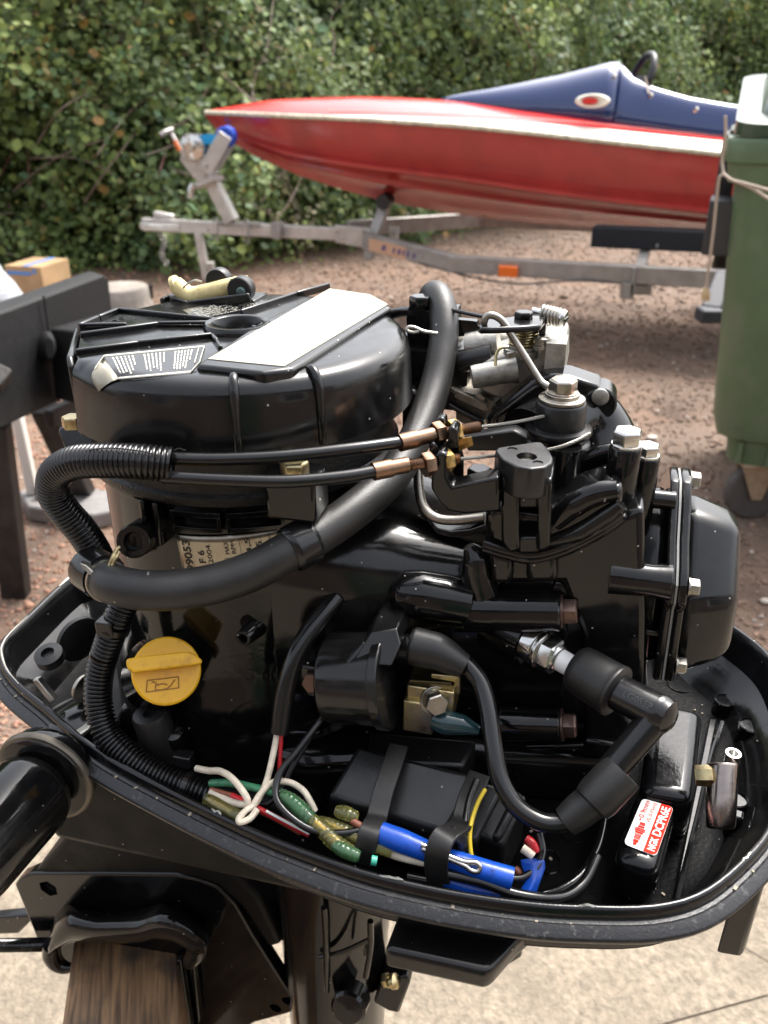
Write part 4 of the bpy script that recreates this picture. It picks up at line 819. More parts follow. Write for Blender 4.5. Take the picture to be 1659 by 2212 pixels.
# lower bosses on the near side of the case
def stub(name, x0, y0, x1, y1, t0, t1, r0, r1, mat=K_PAINT, par=None, hole=True):
    p, q = W(x0, y0, t0), W(x1, y1, t1); L = (q-p).length/mm
    pr = [(r0, 0), (r1, L-.8), (r1-.7, L)]
    if hole: pr += [(r1*.6, L), (r1*.5, L-1), (r1*.5, L-6), (0, L-6)]
    return part(name, g_lathe(p, q-p, pr, 28), mat, par or case)
stub('threaded_boss', 575, 1335, 525, 1380, .475, .452, 7, 4.6)
part('boss_web', g_prism([W(x, y, .470) for x, y in ((540,1345),(585,1328),(622,1340),(572,1372),(548,1376))], B*.012), K_PAINT, case, bevel=.0012)
q = [W(x, y, .462) for x, y in ((548,1345),(585,1330),(622,1341),(575,1372))]
stub('open_boss', 735, 1295, 708, 1282, .475, .452, 10, 9.5)
part('boss_web', g_tube([W(x, y, .455) for x, y in ((683,1280),(700,1262),(725,1258),(745,1275),(748,1300),(735,1322))], .0022, 10), K_PAINT, case)
# oil-filler neck and the foot casting round it
ofc = W(360, 1449, .452); of_n = (Vector((.28, -.72, .62))).normalized()
part('filler_neck', g_lathe(ofc-of_n*.045, of_n, [(24, 0), (17, 25), (15, 42)], 32), K_PAINT, case)
_, ou, ov = basis(of_n)
cap = part('oil_filler_cap', g_lathe(ofc-of_n*.006, of_n, [(15.5, 0), (17.8, .6), (18.4, 2), (18.4, 5), (17.4, 6), (0, 6)], 48), YEL, motor, bevel=.0004)
def oc(x, y, off=0):
    d = ray(x, y); return CAMP+d*((ofc+of_n*(off*mm)-CAMP).dot(of_n)/d.dot(of_n))
gp = [(272,1433),(276,1426),(300,1422),(392,1412),(410,1413),(432,1428),(433,1436),(412,1440),(330,1450),(288,1455),(276,1447)]
part('grip', g_prism([oc(x, y, .2) for x, y in gp], of_n*.0135), YEL, cap, bevel=.0022, seg=3)
sy = [(318,1470),(386,1462),(386,1486),(316,1495)]
part('oil_can_symbol', [g_tube([oc(*sy[i], .3), oc(*sy[(i+1) % 4], .3)], .00035, 6, 2) for i in range(4)]
     + [g_tube([oc(x, y, .3) for x, y in l], .0004, 6, 2) for l in (((328,1473),(338,1476),(336,1490),(362,1487),(378,1468)),((336,1481),(350,1477),(362,1479)))], M('oil_stained_yellow', (.34, .16, .02), .5), cap)

# small fittings in the left of the tray
part('drain_stub', [g_lathe(W(355, 1630, .49), W(325, 1545, .476)-W(355, 1630, .49), [(11, 0), (10.5, 30), (9.5, 32), (4, 32), (4, 28), (0, 28)], 24)], K_RUB, motor)
part('hex_plug', [g_lathe(W(375, 1600, .49), W(372, 1575, .475)-W(375, 1600, .49), [(9, 0), (8, 8), (5, 14), (0, 15)], 20)], K_PAINT, motor)
part('hose_tee', [g_cyl(W(100, 1452, .52), W(215, 1500, .5), .0075), g_cyl(W(110, 1415, .515), W(118, 1470, .515), .009), g_lathe(W(111, 1425, .51), K+B*-.3, [(8.5, 0), (8.5, 6), (4, 7), (4, 4), (0, 4)]), g_cyl(W(165, 1468, .51), W(185, 1478, .51), .0095)], K_RUB, motor)
part('tee_clip', g_lathe(W(178, 1485, .50), W(215, 1500, .5)-W(100, 1452, .52), [(8.2, 0), (8.6, .6), (8.6, 1.8), (8.2, 2.4)]), STEELD, motor)
part('grommet_tube', [g_cyl(W(155, 1368, .54), W(225, 1420, .52), .0095), g_lathe(W(168, 1378, .535), W(225, 1420, .52)-W(155, 1368, .54), [(15, 0), (15, 3), (10, 5)])], K_RUB, motor)
part('flat_lever', g_prism([W(x, y, .505) for x, y in ((69,1470),(81,1468),(118,1513),(108,1522))], B*.004), STEELD, motor, bevel=.0006)
part('swivel_collar', [g_lathe(W(150, 1560, .505), W(128, 1525, .50)-W(170, 1600, .51), [(24, -8), (24, 0), (22, 4), (15, 7), (0, 8)], 36)], K_PAINT, motor)
part('collar_ring', g_lathe(W(150, 1556, .502), W(128, 1525, .50)-W(170, 1600, .51), [(24, -1.6), (25, -.8), (25, .8), (24, 1.6)], 40), STEELD, motor)
part('casting_edge', g_prism([W(x, y, .485) for x, y in ((458,1587),(500,1577),(690,1578),(690,1592),(480,1598))], B*.05), K_PAINT, motor, bevel=.0015)

# ------------------------------------------------------------------ flywheel cover
CR = 97.5
ch = [(-57, -72.6), (-85.4, -22.3), (-83, 17.6), (-62, 68)]
def r_out(th):
    dx, dy = math.cos(th), math.sin(th); r = CR
    for (x0, y0), (x1, y1) in zip(ch, ch[1:]):
        ex, ey = x1-x0, y1-y0; den = dx*ey-dy*ex
        if abs(den) > 1e-6:
            t = (x0*ey-y0*ex)/den; s = (x0*dy-y0*dx)/den if True else 0
            s = ((t*dx-x0)*ex+(t*dy-y0)*ey)/(ex*ex+ey*ey)
            if t > 0 and -.02 <= s <= 1.02: r = min(r, t)
    return r
N = 144
ths = [2*math.pi*k/N for k in range(N)]
def flat_side(t):      # 0 on the round skirt, 1 on the flat, sharp-edged side
    x, y = math.cos(t)*r_out(t), math.sin(t)*r_out(t); a0, a1 = math.atan2(-72.6, -57), math.atan2(68, -62)
    tt = t if t <= math.pi else t-2*math.pi
    if tt < a0 or tt > a1: return 1.0
    d = min(abs(tt-a0), abs(tt-a1)); return max(0.0, 1-d/.10)
def cov_ring(inset, h, scale=None):
    out = []
    for t in ths:
        r = r_out(t)-(inset*(1-.9*flat_side(t)) if inset > 0 else inset); out.append(E(r*math.cos(t), r*math.sin(t), h))
    return out
def circ_ring(r, h): return [E(r*math.cos(t), r*math.sin(t), h) for t in ths]
cover = part('flywheel_cover', [g_loft([circ_ring(.5, 201), circ_ring(13.4, 201), circ_ring(14, 203), circ_ring(14.2, 211.4), circ_ring(14.8, 212), circ_ring(17.6, 212), circ_ring(18.4, 211), circ_ring(19, 208.2),
        cov_ring(13, 208.2), cov_ring(9, 207.8), cov_ring(5.5, 206.5), cov_ring(2.8, 204), cov_ring(1.2, 200.5), cov_ring(.4, 196), cov_ring(0, 190), cov_ring(-1.4, 172), cov_ring(2, 171.5)], cap=False)], K_PLAS, motor, sharp=50)
_e = Vector((-57+85.4, -72.6+22.3)).normalized(); _x0, _y0 = -57+_e.x*5, -72.6+_e.y*5
part('side_wall', g_prism([E(_x0, _y0, 168), E(_x0-1, _y0+1, 205), E(_x0-4, _y0+5, 209), E(-85.4, -22.3, 209), E(-85.4, -22.3, 168)], (E(-.87*3.2, -.49*3.2, 0)-E(0, 0, 0))), K_PLAS, cover, bevel=.0012)
def T(x, y, h=208.2): return Wh(x, y, h)
# raised wedge that carries the blank label
wedge_px = [(422,788),(500,797),(566,804),(634,795),(656,782),(846,662),(800,638),(716,622),(560,695)]
part('raised_wedge', g_loft([[T(x, y, 211.2)-K*.012 for x, y in wedge_px], [T(x, y, 211.2) for x, y in wedge_px]]), K_PLAS, cover, bevel=.0022, seg=3)
part('blank_label', g_prism([T(x, y, 211.25) for x, y in ((449,776),(530,784),(614,792),(838,658),(800,637),(712,624))], K*.0003), WHITE, cover)
for l, hh in ((((164,767),(300,748),(459,730)), 5), (((459,730),(468,741),(477,757)), 4), (((174,730),(343,706),(454,704)), 5), (((172,710),(214,692),(256,675),(464,697)), 5), (((172,710),(275,708)), 5),
              (((520,680),(640,640),(711,620)), 5), (((590,722),(545,712)), 4)):
    P = [T(x, y, 208) for x, y in l]
    part('cover_rib', [g_bar(P[i]+K*.0006, P[i+1]+K*.0006, .0024, hh*mm) for i in range(len(P)-1)], K_PLAS, cover, bevel=.0008)
part('raised_panel', g_loft([[T(x, y, 207) for x, y in ((178,708),(258,678),(458,699),(450,704),(345,704))], [T(x, y, 209.6) for x, y in ((184,707),(259,680),(452,699),(446,702),(345,702))]]), K_PLAS, cover, bevel=.0004)
# moulding marks on the panel
part('moulding_mark', [g_lathe(T(x, y, 209.6), K, [(r, 0), (r, .25), (r-.5, .25), (r-.5, 0)], 20) for x, y, r in ((262,688,2.4), (248,693,2.2), (232,696,1.6), (218,698,1.6), (208,699,1.6))], K_PLAS, cover)
# ribs that run down the side
for x, y in ((505,812),(660,792),(792,636)):
    v = T(x, y, 208)-C0; th = math.atan2(v.dot(B), v.dot(A))
    part('side_rib', g_tube([E(r*math.cos(th), r*math.sin(th), h) for r, h in ((CR-14, 206.5), (CR-8, 208.8), (CR-3.5, 206.5), (CR-.6, 201), (CR+.4, 194), (CR+1.4, 173))], [.0012, .0022, .0024, .0024, .0022, .002], 10), K_PLAS, cover)
# warning label with rows of tiny unreadable print (strips), laid over the rounded edge
PROF = [(13, 208.2), (9, 207.8), (5.5, 206.5), (2.8, 204), (1.2, 200.5), (.4, 196), (0, 190), (-1.4, 172)]
def on_cover(x, y, off=.25):
    for k in range(200):
        h = 208.2-.18*k; p = T(x, y, h); v = p-C0; a_, b_ = v.dot(A)/mm, v.dot(B)/mm; r = math.hypot(a_, b_); th = math.atan2(b_, a_); ro = r_out(th)
        sc_ = 1-.9*flat_side(th % (2*math.pi)); hh = 208.2
        for (i0, z0), (i1, z1) in zip(PROF, PROF[1:]):
            if ro-i1*sc_ >= r >= ro-i0*sc_ : hh = z0+(z1-z0)*((ro-i0*sc_)-r)/((ro-i0*sc_)-(ro-i1*sc_)-1e-9)*1.0
        if r > ro+1.4: continue
        if hh+off >= h: return T(x, y, min(h, 208.2)+off)
    return T(x, y, 190)
wq = [(252,818),(424,802),(441,747),(224,768)]
def wpx(u, v): return tuple((wq[0][k]*(1-u)+wq[1][k]*u)*(1-v)+(wq[3][k]*(1-u)+wq[2][k]*u)*v for k in (0, 1))
def wlab(u, v, off=.5): return on_cover(*wpx(u, v), off)
wlabel = part('warning_label', g_grid(lambda u, v: wlab(u, v, .3), 16, 8), LABELK, cover)
fl_ = [((222,770),(256,818)),((212,784),(240,824)),((205,796),(228,832)),((199,806),(219,839)),((198,815),(214,844)),((203,828),(212,846))]
part('label_flap', g_loft([[on_cover(*a, .5), on_cover((a[0]+b[0])/2, (a[1]+b[1])/2, .9), on_cover(*b, .5)] for a, b in fl_], cap=False)[0:2], M('silvered_label', (.30, .28, .22), .3, .4), wlabel, solid=.0003)
def wstrip(p, q, w):
    n = 10; a_ = [Vector(on_cover(p[0]+(q[0]-p[0])*k/n, p[1]+(q[1]-p[1])*k/n, .55)) for k in range(n+1)]
    return g_tube(a_, w/2, 4, raw=True, flat=.4)
part('label_border', [wstrip(*e, .0011) for e in (((224,769),(441,748)), ((441,748),(431,782)), ((431,782),(412,803)), ((412,803),(256,817)), ((224,769),(204,797)), ((429,752),(420,784)))], PRINTW, wlabel)
random.seed(11); rows = []
for blk0, blk1 in ((.06, .30), (.38, .62), (.70, .90)):
    n = 6
    for i in range(n):
        u = blk0+(blk1-blk0)*(i+.3)/n; v = .90; ve = random.uniform(.12, .3) if i < n-1 else .5
        while v > ve:
            wv = random.uniform(.05, .14); v2 = max(v-wv, ve); rows.append(([tuple(wlab(u, v)), tuple(wlab(u+.014, v)), tuple(wlab(u+.014, v2)), tuple(wlab(u, v2))], [(0, 1, 2, 3)])); v -= wv+.03
tag(part('small_print', rows, PRINTW, wlabel, smooth=False), kind='stuff')
# caution print at the back of the cover
cq = [(428,690),(580,660),(546,639),(400,670)]
def clab(u, v, h=208.6):
    p = [T(x, y, h) for x, y in cq]; return (p[0]*(1-u)+p[1]*u)*(1-v)+(p[3]*(1-u)+p[2]*u)*v
clabel = part('caution_label', g_prism([clab(-.03, -.03, 208.3), clab(1.03, -.03, 208.3), clab(1.03, 1.03, 208.3), clab(-.03, 1.03, 208.3)], K*.0003), LABELK, cover)
rows = []
for i in range(9):
    v = .08+i*.1; u = .05
    while u < .93:
        wv = random.uniform(.02, .07)
        if random.random() < .9: rows.append(g_prism([clab(u, v), clab(u+wv, v), clab(u+wv, v+.03), clab(u, v+.03)], K*.0001))
        u += wv+.014
tag(part('small_print', rows, M('dim_print', (.3, .29, .25), .45), clabel, smooth=False), kind='stuff')
# starter rope guide in yellowed plastic
g = lambda x, y, dz=0: Wb(x, y, 62+dz)
guide = part('starter_rope_guide', [g_tube([g(378,612), g(388,622), g(402,634), g(418,640), g(450,632), g(490,622), g(528,612)], [.0052, .0056, .0058, .0062, .0058, .0058, .0050], 20, 6),
        g_tube([g(376,616), g(384,612)], .0056, 16, 3), g_prism([g(394,640,-5), g(418,640,-5), g(416,664,-5), g(400,660,-5)], B*.009), g_prism([g(496,602,-3), g(524,600,-3), g(528,614,-3), g(500,616,-3)], B*.008)], CREAM, cover, bevel=.0006)
rc = g(517, 627, -7)
part('roller', g_lathe(rc, -B, [(7.4, -8), (8.0, -7), (8.0, .3), (7.4, 1), (0, 1)], 32), K_RUB, guide)
part('roller', g_lathe(g(474, 606, 6), -B, [(7.4, -4), (8.0, -3), (8.0, 3), (7.4, 4), (0, 4)], 32), K_RUB, guide)
part('roller_bolt', g_lathe(rc-B*.0008+(g(523,629,-7)-rc), -B, [(2.9, 0), (2.9, 1.6), (2.2, 2.2), (0, 2.2)], 16), M('green_grey_bolt', (.09, .15, .14), .4, .5), guide)
part('guide_bracket', [g_prism([g(362,636,2), g(372,634,2), g(376,652,2), g(366,654,2)], -B*.012), g_bar(g(368,648,-8), g(404,660,-10), .003, .006), g_bar(g(404,660,-10), g(540,643,-12), .003, .006), g_box(g(470,645,8), (.03, .012, .003), EAX)], K_PLAS, cover, bevel=.001)
part('rope_wire', g_tube([g(396,622,-6), g(404,614,-6), g(420,606,-4), g(436,608,0)], .0006, 8), STEELD, guide)
# ------------------------------------------------------------------ hoses, conduits, control cables
def path(l): return [W(x, y, t) for x, y, t in l]
hp = [(222,1246,.418),(250,1264,.405),(330,1276,.400),(440,1266,.402),(540,1236,.404),(630,1187,.408),(700,1148,.418),(770,1098,.430),(850,1025,.450),(905,930,.472),(938,840,.488),(955,760,.496),(960,710,.500),(955,664,.506),(943,638,.514),(933,644,.524),(930,684,.53),(932,760,.535)]
hose = part('breather_hose', [g_tube(path(hp), [.0098]*8+[.0096, .0093, .009, .0088, .0087, .0087, .0087, .0086, .0085, .0085], 24, 8)], K_HOSE, motor)
cp = path(hp); 
def ringat(i, f, r0, r1, L, mat, name, par, n=32):
    Q = spline(cp, 8); j = int((i+f)*8); ax = (Q[j+1]-Q[j-1]).normalized()
    return part(name, g_lathe(Q[j]-ax*(L*.5*mm), ax, [(r0, 0), (r1, 0), (r1, L), (r0, L)], n), mat, par)
ringat(0, .55, 9.6, 10.6, 2.2, STEELD, 'hose_clip', hose)
part('clip_ear', [g_prism([W(x, y, .404) for x, y in ((204,1252),(212,1246),(186,1222),(172,1216),(176,1226))], B*.003)], STEELD, hose, bevel=.0004)
part('clip_ear', [g_tube(path([(236,1222,.404),(243,1205,.404),(250,1190,.406),(258,1182,.408)]), .0009, 8), g_tube(path([(243,1222,.404),(250,1205,.404),(257,1192,.406)]), .0009, 8)], ZINC, hose)
part('elbow_fitting', [g_tube(path([(196,1228,.428),(206,1235,.424),(226,1247,.418)]), .0118, 20), g_cyl(W(200,1232,.427), W(245,1210,.455), .0115)], K_PLAS, motor, bevel=.0006)
# wide rubber strap that holds the hose to the lug
Q = spline(cp, 8); j = int(5.35*8); ax = (Q[j+2]-Q[j-2]).normalized()
strap = part('hose_strap', [g_lathe(Q[j]-ax*.0075, ax, [(9.9, 0), (11.8, .6), (12.0, 7), (11.8, 14.4), (9.9, 15)], 36), g_prism([W(x, y, .408) for x, y in ((612,1096),(688,1080),(692,1120),(640,1140))], B*.006)], K_CABLE, motor, bevel=.002)
part('strap_edge', g_prism([W(x, y, .4012) for x, y in ((650,1088),(690,1077),(692,1081),(660,1090))], B*.001), M('pale_strap_edge', (.3, .3, .26), .5, bump=(300, .3)), strap)  # pale strip along the upper edge of the strap

def corr(name, l, r, pitch, amp, n=20):
    Q = resample(spline(path(l), 24), pitch/6)
    def rad(s):
        f = (s/pitch) % 1
        return r if f < .5 else (r-amp if .6 < f < .9 else r-amp*.5)
    o = part(name, [g_tube(Q, rad, n, raw=True, cap=False), g_tube(Q[::6]+[Q[-1]], r*.72, 14, raw=True, cap=True) if False else g_tube(Q[6::8], r-amp*1.15, n, raw=True, cap=False)], K_CABLE, motor, sharp=70)
    return o, Q
cond, cq_ = corr('corrugated_conduit', [(372,1004,.386),(300,997,.385),(220,995,.39),(160,1000,.398),(120,1025,.41),(116,1065,.42),(140,1105,.428),(175,1145,.436),(205,1190,.446),(222,1228,.455)], .0083, .0024, .0013, 24)
part('split_seam', g_tube(path([(350,986,.3765),(300,974,.3765),(230,968,.380),(170,976,.388)]), .0004, 6, 8), K_CABLE, cond)
part('split_seam', g_tube(path([(330+6*i, 972-3*(i % 4 in (1, 2)), .384) for i in range(0, 13)]), .0003, 6, 3), K_PLAS, cond)
lcond, lq_ = corr('corrugated_conduit', [(272,1296,.46),(252,1340,.462),(232,1395,.466),(215,1455,.47),(213,1525,.472),(235,1590,.47),(285,1640,.466),(350,1680,.462),(455,1720,.456)], .0080, .0026, .0014, 22)
for x, y, t, e in ((240,1370,.455,((236,1362),(246,1380))), (395,1668,.45,((388,1650),(402,1690)))):
    k = min(range(len(lq_)), key=lambda i: (lq_[i]-W(x, y+20 if x > 300 else y, t)).length); k = max(3, min(k, len(lq_)-4)); ax = lq_[k+2]-lq_[k-2]
    part('cable_tie', g_lathe(lq_[k]-ax.normalized()*.002, ax, [(8.0, 0), (9.0, .3), (9.0, 3.7), (8.0, 4)], 28), K_CABLE, lcond)
part('tie_head', g_box(W(398,1640,.462), (.005, .0035, .004), EAX), K_CABLE, lcond, bevel=.0008)
part('tie_head', g_box(W(232,1355,.458), (.005, .004, .005), EAX), K_CABLE, lcond, bevel=.0008)

ROPEW = M('wire_strand', (.16, .155, .14), .42, .8)
def wire_rope(name, l, r, par, mat=ROPEW):
    Q = resample(spline(path(l), 12), .0006); fr = frames(Q); geos = []
    for s in range(6):
        geos.append(g_tube([q+(u*math.cos(s*math.pi/3+i*.22)+v*math.sin(s*math.pi/3+i*.22))*(r*.66) for i, (q, (t, u, v)) in enumerate(zip(Q, fr))], r*.36, 6, raw=True))
    return part(name, geos, mat, par)
def throttle(outer, f0, f1, th1, nutA, nutB, thend, inner, rs):
    c = part('throttle_cable', g_tube(path(outer), rs, 16, 10), K_CABLE, motor)
    p0, p1 = W(*f0), W(*f1); ax = p1-p0; L = ax.length/mm
    part('ferrule', [g_lathe(p0, ax, [(3.4, 0), (4.4, .2), (4.4, L*.52), (3.9, L*.54), (3.9, L), (2.5, L)], 24)], COPPER, c)
    part('threaded_barrel', g_thread(p1-ax*.1, W(*thend), 2.9, 1.0), COPPER, c)
    for nm, q, w, m in (('lock_nut', nutA, 5.4, COPPER), ('lock_nut', nutB, 5.0, BRASS)):
        a0 = W(*q); part(nm, g_hex(a0-ax.normalized()*(w*.5*mm), ax, 10.2, w, 6, .2), m, c)
    wire_rope('inner_wire', inner, .0009, c)
    return c
throttle([(355,990,.387),(480,992,.386),(620,985,.388),(760,970,.394),(868,955,.403)], (862,957,.4025), (936,939,.410), None, (947,936,.4115), (981,931,.4150), (1034,922,.4215),
         [(1030,923,.421),(1080,917,.4265),(1130,909,.432),(1175,899,.436)], .0031)
throttle([(352,1030,.385),(480,1037,.383),(620,1040,.383),(740,1030,.387),(812,1018,.391)], (805,1019,.391), (880,1004,.397), None, (925,1003,.4005), (965,995,.404), (990,991,.4065),
         [(986,992,.406),(1030,988,.4095),(1072,984,.413),(1130,980,.417),(1200,968,.4235),(1245,952,.429),(1275,936,.436)], .0031)

# ------------------------------------------------------------------ throttle drum and adjuster bracket
dr = W(1213, 866, .443); 
def dk(dy): return dr-K*(dy*.265*mm)
drum = part('throttle_drum', g_lathe(dr, K, [(0, 0), (12.6, 0), (13.4, -1), (13.6, -13.5), (17.2, -14), (17.8, -15), (17.8, -17), (16.8, -18.4), (14.8, -19.2), (14.8, -21), (17, -22), (17.6, -23), (17.6, -25.5), (14.5, -27), (12.5, -28), (12.5, -31)], 56), K_SATIN, motor)
part('drum_washer', g_lathe(dr, K, [(12.0, .1), (12.2, .6), (12.2, 2), (9.2, 2.3), (9, 4.6), (0, 4.6)], 44), STEELD, drum, bevel=.0002)
part('drum_bolt', [g_hex(dr+K*.0046, K, 13, 7.6, 6, .15), g_lathe(dr+K*.0046, K, [(8.2, 0), (8.2, .9), (6, 1)], 32)], M('bolt_steel', (.5, .46, .4), .3, 1, bump=(250, .25), col2=(.24, .1, .05), c2=(.55, .7, 60)), drum, bevel=.0002)
brk = part('cable_bracket', [g_prism(pts([(940,982),(952,976),(966,983),(966,1031),(977,1052),(1013,1044),(1078,1030),(1078,1106),(1006,1112),(968,1106),(951,1090),(930,1056),(933,1000)], Wb, -70), B*.013)], K_PAINT, motor, bevel=.0018, seg=3)
part('fork_tab', g_prism(pts([(966,930),(976,921),(988,930),(988,968),(968,975)], Wb, -60), B*.011), K_PAINT, brk, bevel=.001)
part('fork_tab', g_prism(pts([(941,912),(950,901),(961,906),(962,930),(944,935)], Wb, -46), B*.008), K_PAINT, brk, bevel=.001)
part('fork_tab', g_prism(pts([(925,962),(934,955),(945,965),(945,985),(928,988)], Wb, -62), B*.008), K_PAINT, brk, bevel=.001)
part('fork_base', g_prism(pts([(935,960),(990,955),(1000,990),(1000,1050),(940,1050)], Wb, -50), B*.004), K_PAINT, brk, bevel=.001)
dtop = [(1070,973),(1074,966),(1160,953),(1172,955),(1186,970),(1195,988),(1193,999),(1178,1009),(1146,1013),(1114,1007),(1086,992)]
dblk = part('mount_pad', g_prism([Wh(x, y, 172) for x, y in dtop], -K*.0165), K_SATIN, brk, bevel=.0012, seg=3)
ph = Wh(1138, 986, 172)
cut(dblk, g_lathe(ph-K*.011, K, [(4.9, 0), (4.9, 13)], 32))
for x, y in ((1107,970),(1162,999)): cut(dblk, g_lathe(Wh(x, y, 172)-K*.0006, K, [(2.5, 0), (2.6, 4)], 20))
part('tapped_hole', g_lathe(ph-K*.0105, K, [(0, 0), (4.4, 0), (4.9, 1), (4.3, 1.6), (4.9, 2.4), (4.3, 3.2), (4.9, 4), (4.3, 4.8), (4.9, 5.6), (4.3, 6.4), (4.9, 7.2), (4.5, 8.0)], 28, cap=False), STEELD, dblk)
part('bracket_post', [g_prism(pts([(1082,1030),(1122,1046),(1122,1190),(1100,1196),(1082,1170)], Wb, -66), B*.03), g_prism(pts([(1160,1045),(1192,1034),(1188,1185),(1160,1195)], Wb, -66), B*.03), g_prism(pts([(1118,1045),(1164,1045),(1164,1100),(1118,1100)], Wb, -63), B*.02), g_prism(pts([(1118,1160),(1164,1160),(1164,1197),(1118,1197)], Wb, -64), B*.02)], K_PAINT, brk, bevel=.0016)
part('bracket_nut', g_hex(Wb(1035,1038,-48), K, 11, 7), K_PAINT, brk, bevel=.0005)
part('shift_link', [g_prism(pts([(1000,945),(1110,930),(1140,945),(1130,975),(1010,975)], Wb, -20), B*.01)], K_SATIN, motor, bevel=.001)
part('yellow_tag', g_prism(pts([(988,950),(1018,944),(1022,962),(992,975)], Wb, -52), B*.001), BRASS, brk)

# ------------------------------------------------------------------ cylinder block and head
def sq_ring(a, b0, b1, h0, h1, r, n=6, da=0):
    out = []
    for cb, chh, s in ((b1-r, h1-r, 0), (b0+r, h1-r, 90), (b0+r, h0+r, 180), (b1-r, h0+r, 270)):
        for k in range(n+1):
            g_ = R(s+90*k/n); out.append(E(a+da*((chh+r*math.sin(g_))-100)*-.0, cb+r*math.cos(g_), chh+r*math.sin(g_)))
    return out
block = part('cylinder_block', [g_loft([sq_ring(40, -74, 74, -10, 124, 36, 10), sq_ring(75, -71, 70, -10, 121, 36, 10), sq_ring(98, -65, 64, -6, 116, 36, 10), sq_ring(118, -57, 56, -2, 110, 32, 10), sq_ring(136, -50, 50, 0, 106, 26, 10), sq_ring(155, -46, 46, 0, 103, 18, 10), sq_ring(226, -46, 46, 0, 103, 14, 10)])], K_CAST, motor, sharp=80)
# neck of the water jacket along the near side, and lumps of the casting
part('jacket_neck', [g_tube([Wb(x, y, b) for x, y, b in ((840,1268,-56),(868,1276,-57),(905,1284,-57),(960,1294,-55),(1012,1304,-53))], [.004, .0118, .0135, .0138, .0128], 24, 8)], K_PAINT, block)
part('casting_lump', [g_tube([Wb(x, y, -50) for x, y in ((1012,1180),(1026,1205),(1030,1240),(1040,1280))], [.003, .0075, .0085, .0095], 16, 6)], K_CAST, block)
part('arch_web', [g_loft([[W(x, y, t), W(x+dx, y+dy, t-.012), W(x+dx, y+dy+14, t-.012), W(x, y+10, t)] for x, y, t, dx, dy in ((893,1010,.478,14,6),(897,1060,.476,16,10),(905,1098,.474,18,14),(930,1122,.472,14,18),(965,1130,.47,10,18),(1010,1124,.468,6,20),(1048,1112,.466,4,20))])], K_CAST, block, bevel=.0015)
part('arch_lip', g_tube(path([(902,1000,.468),(905,1055,.466),(915,1095,.464),(940,1118,.462),(980,1124,.461),(1045,1118,.458)]), .0028, 12), STEELD, block)
# upper casting (thermostat housing) standing on the block
part('upper_housing', [g_prism(pts([(1046,1100),(1080,1092),(1196,1112),(1250,1078),(1345,1046),(1345,1105),(1300,1135),(1225,1176),(1150,1196),(1080,1186),(1046,1172)], Wb, -54), B*.036), g_prism(pts([(1046,1120),(1200,1115),(1345,1075),(1345,1130),(1225,1190),(1060,1190)], Wb, -22), B*.05)], K_PAINT, block, bevel=.005, seg=3)
part('housing_flange', [g_tube(pts([(1044,1172),(1090,1186),(1150,1197),(1222,1178),(1300,1138),(1345,1106)], Wb, -54), .0034, 12), g_tube(pts([(1044,1182),(1090,1196),(1150,1207),(1222,1188),(1300,1148),(1345,1116)], Wb, -54), .003, 12)], K_PAINT, block)
part('housing_rib', [g_tube(pts([(1196,1128),(1240,1090),(1290,1066),(1335,1058)], Wb, -53), [.005, .0065, .006, .005], 14), g_tube(pts([(1190,1168),(1250,1150),(1310,1112),(1342,1088)], Wb, -53), [.004, .0055, .005, .004], 14)], K_PAINT, block)
part('drum_post', [g_lathe(W(1218, 990, .441)-K*.05, K, [(11, 0), (9.6, 30), (9, 56), (8.6, 57)], 32)], K_PAINT, block)
for x, y, t, r, bot, nm in ((1352, 962, .412, 7.8, 95, 0), (1397, 985, .425, 6.8, 60, 1)):
    c = W(x, y, t)
    part('bolt_column', g_lathe(c-K*(bot*mm), K, [(r+1, 0), (r+.2, bot-14), (r, bot-1), (r-.8, bot), (0, bot)], 28), K_PAINT, block)
    hb = part('head_bolt', [g_hex(c, K, 12.6 if nm == 0 else 10.5, 8.4 if nm == 0 else 6.5, 6, .4), g_lathe(c, K, [(r-.5, 0), (r-.5, 1.2), (5, 1.3)], 28)], STEEL, block, bevel=.0003)
part('housing_web', [g_prism(pts([(1240,1000),(1258,996),(1330,978),(1340,1090),(1240,1090)], Wb, -8), B*.01), g_prism(pts([(1300,990),(1420,1000),(1415,1080),(1300,1090)], Wb, -8), B*.012), g_tube(pts([(1240,1000),(1275,986),(1310,974),(1328,976)], Wb, -8), .0042, 12)], K_PAINT, block, bevel=.0012)
part('block_front', [g_prism(pts([(1046,1186),(1150,1204),(1225,1184),(1345,1112),(1392,1096),(1398,1330),(1394,1600),(1262,1612),(1256,1372),(1212,1262),(1046,1262)], Wb, -51), B*.03)], K_CAST, block, bevel=.004, seg=3)
part('block_step', [g_prism(pts([(1060,1196),(1108,1206),(1108,1262),(1060,1262)], Wb, -56), B*.01)], K_CAST, block, bevel=.003, seg=3)
part('block_step', [g_prism(pts([(1135,1208),(1205,1192),(1205,1262),(1135,1262)], Wb, -57), B*.01)], K_CAST, block, bevel=.004, seg=3)
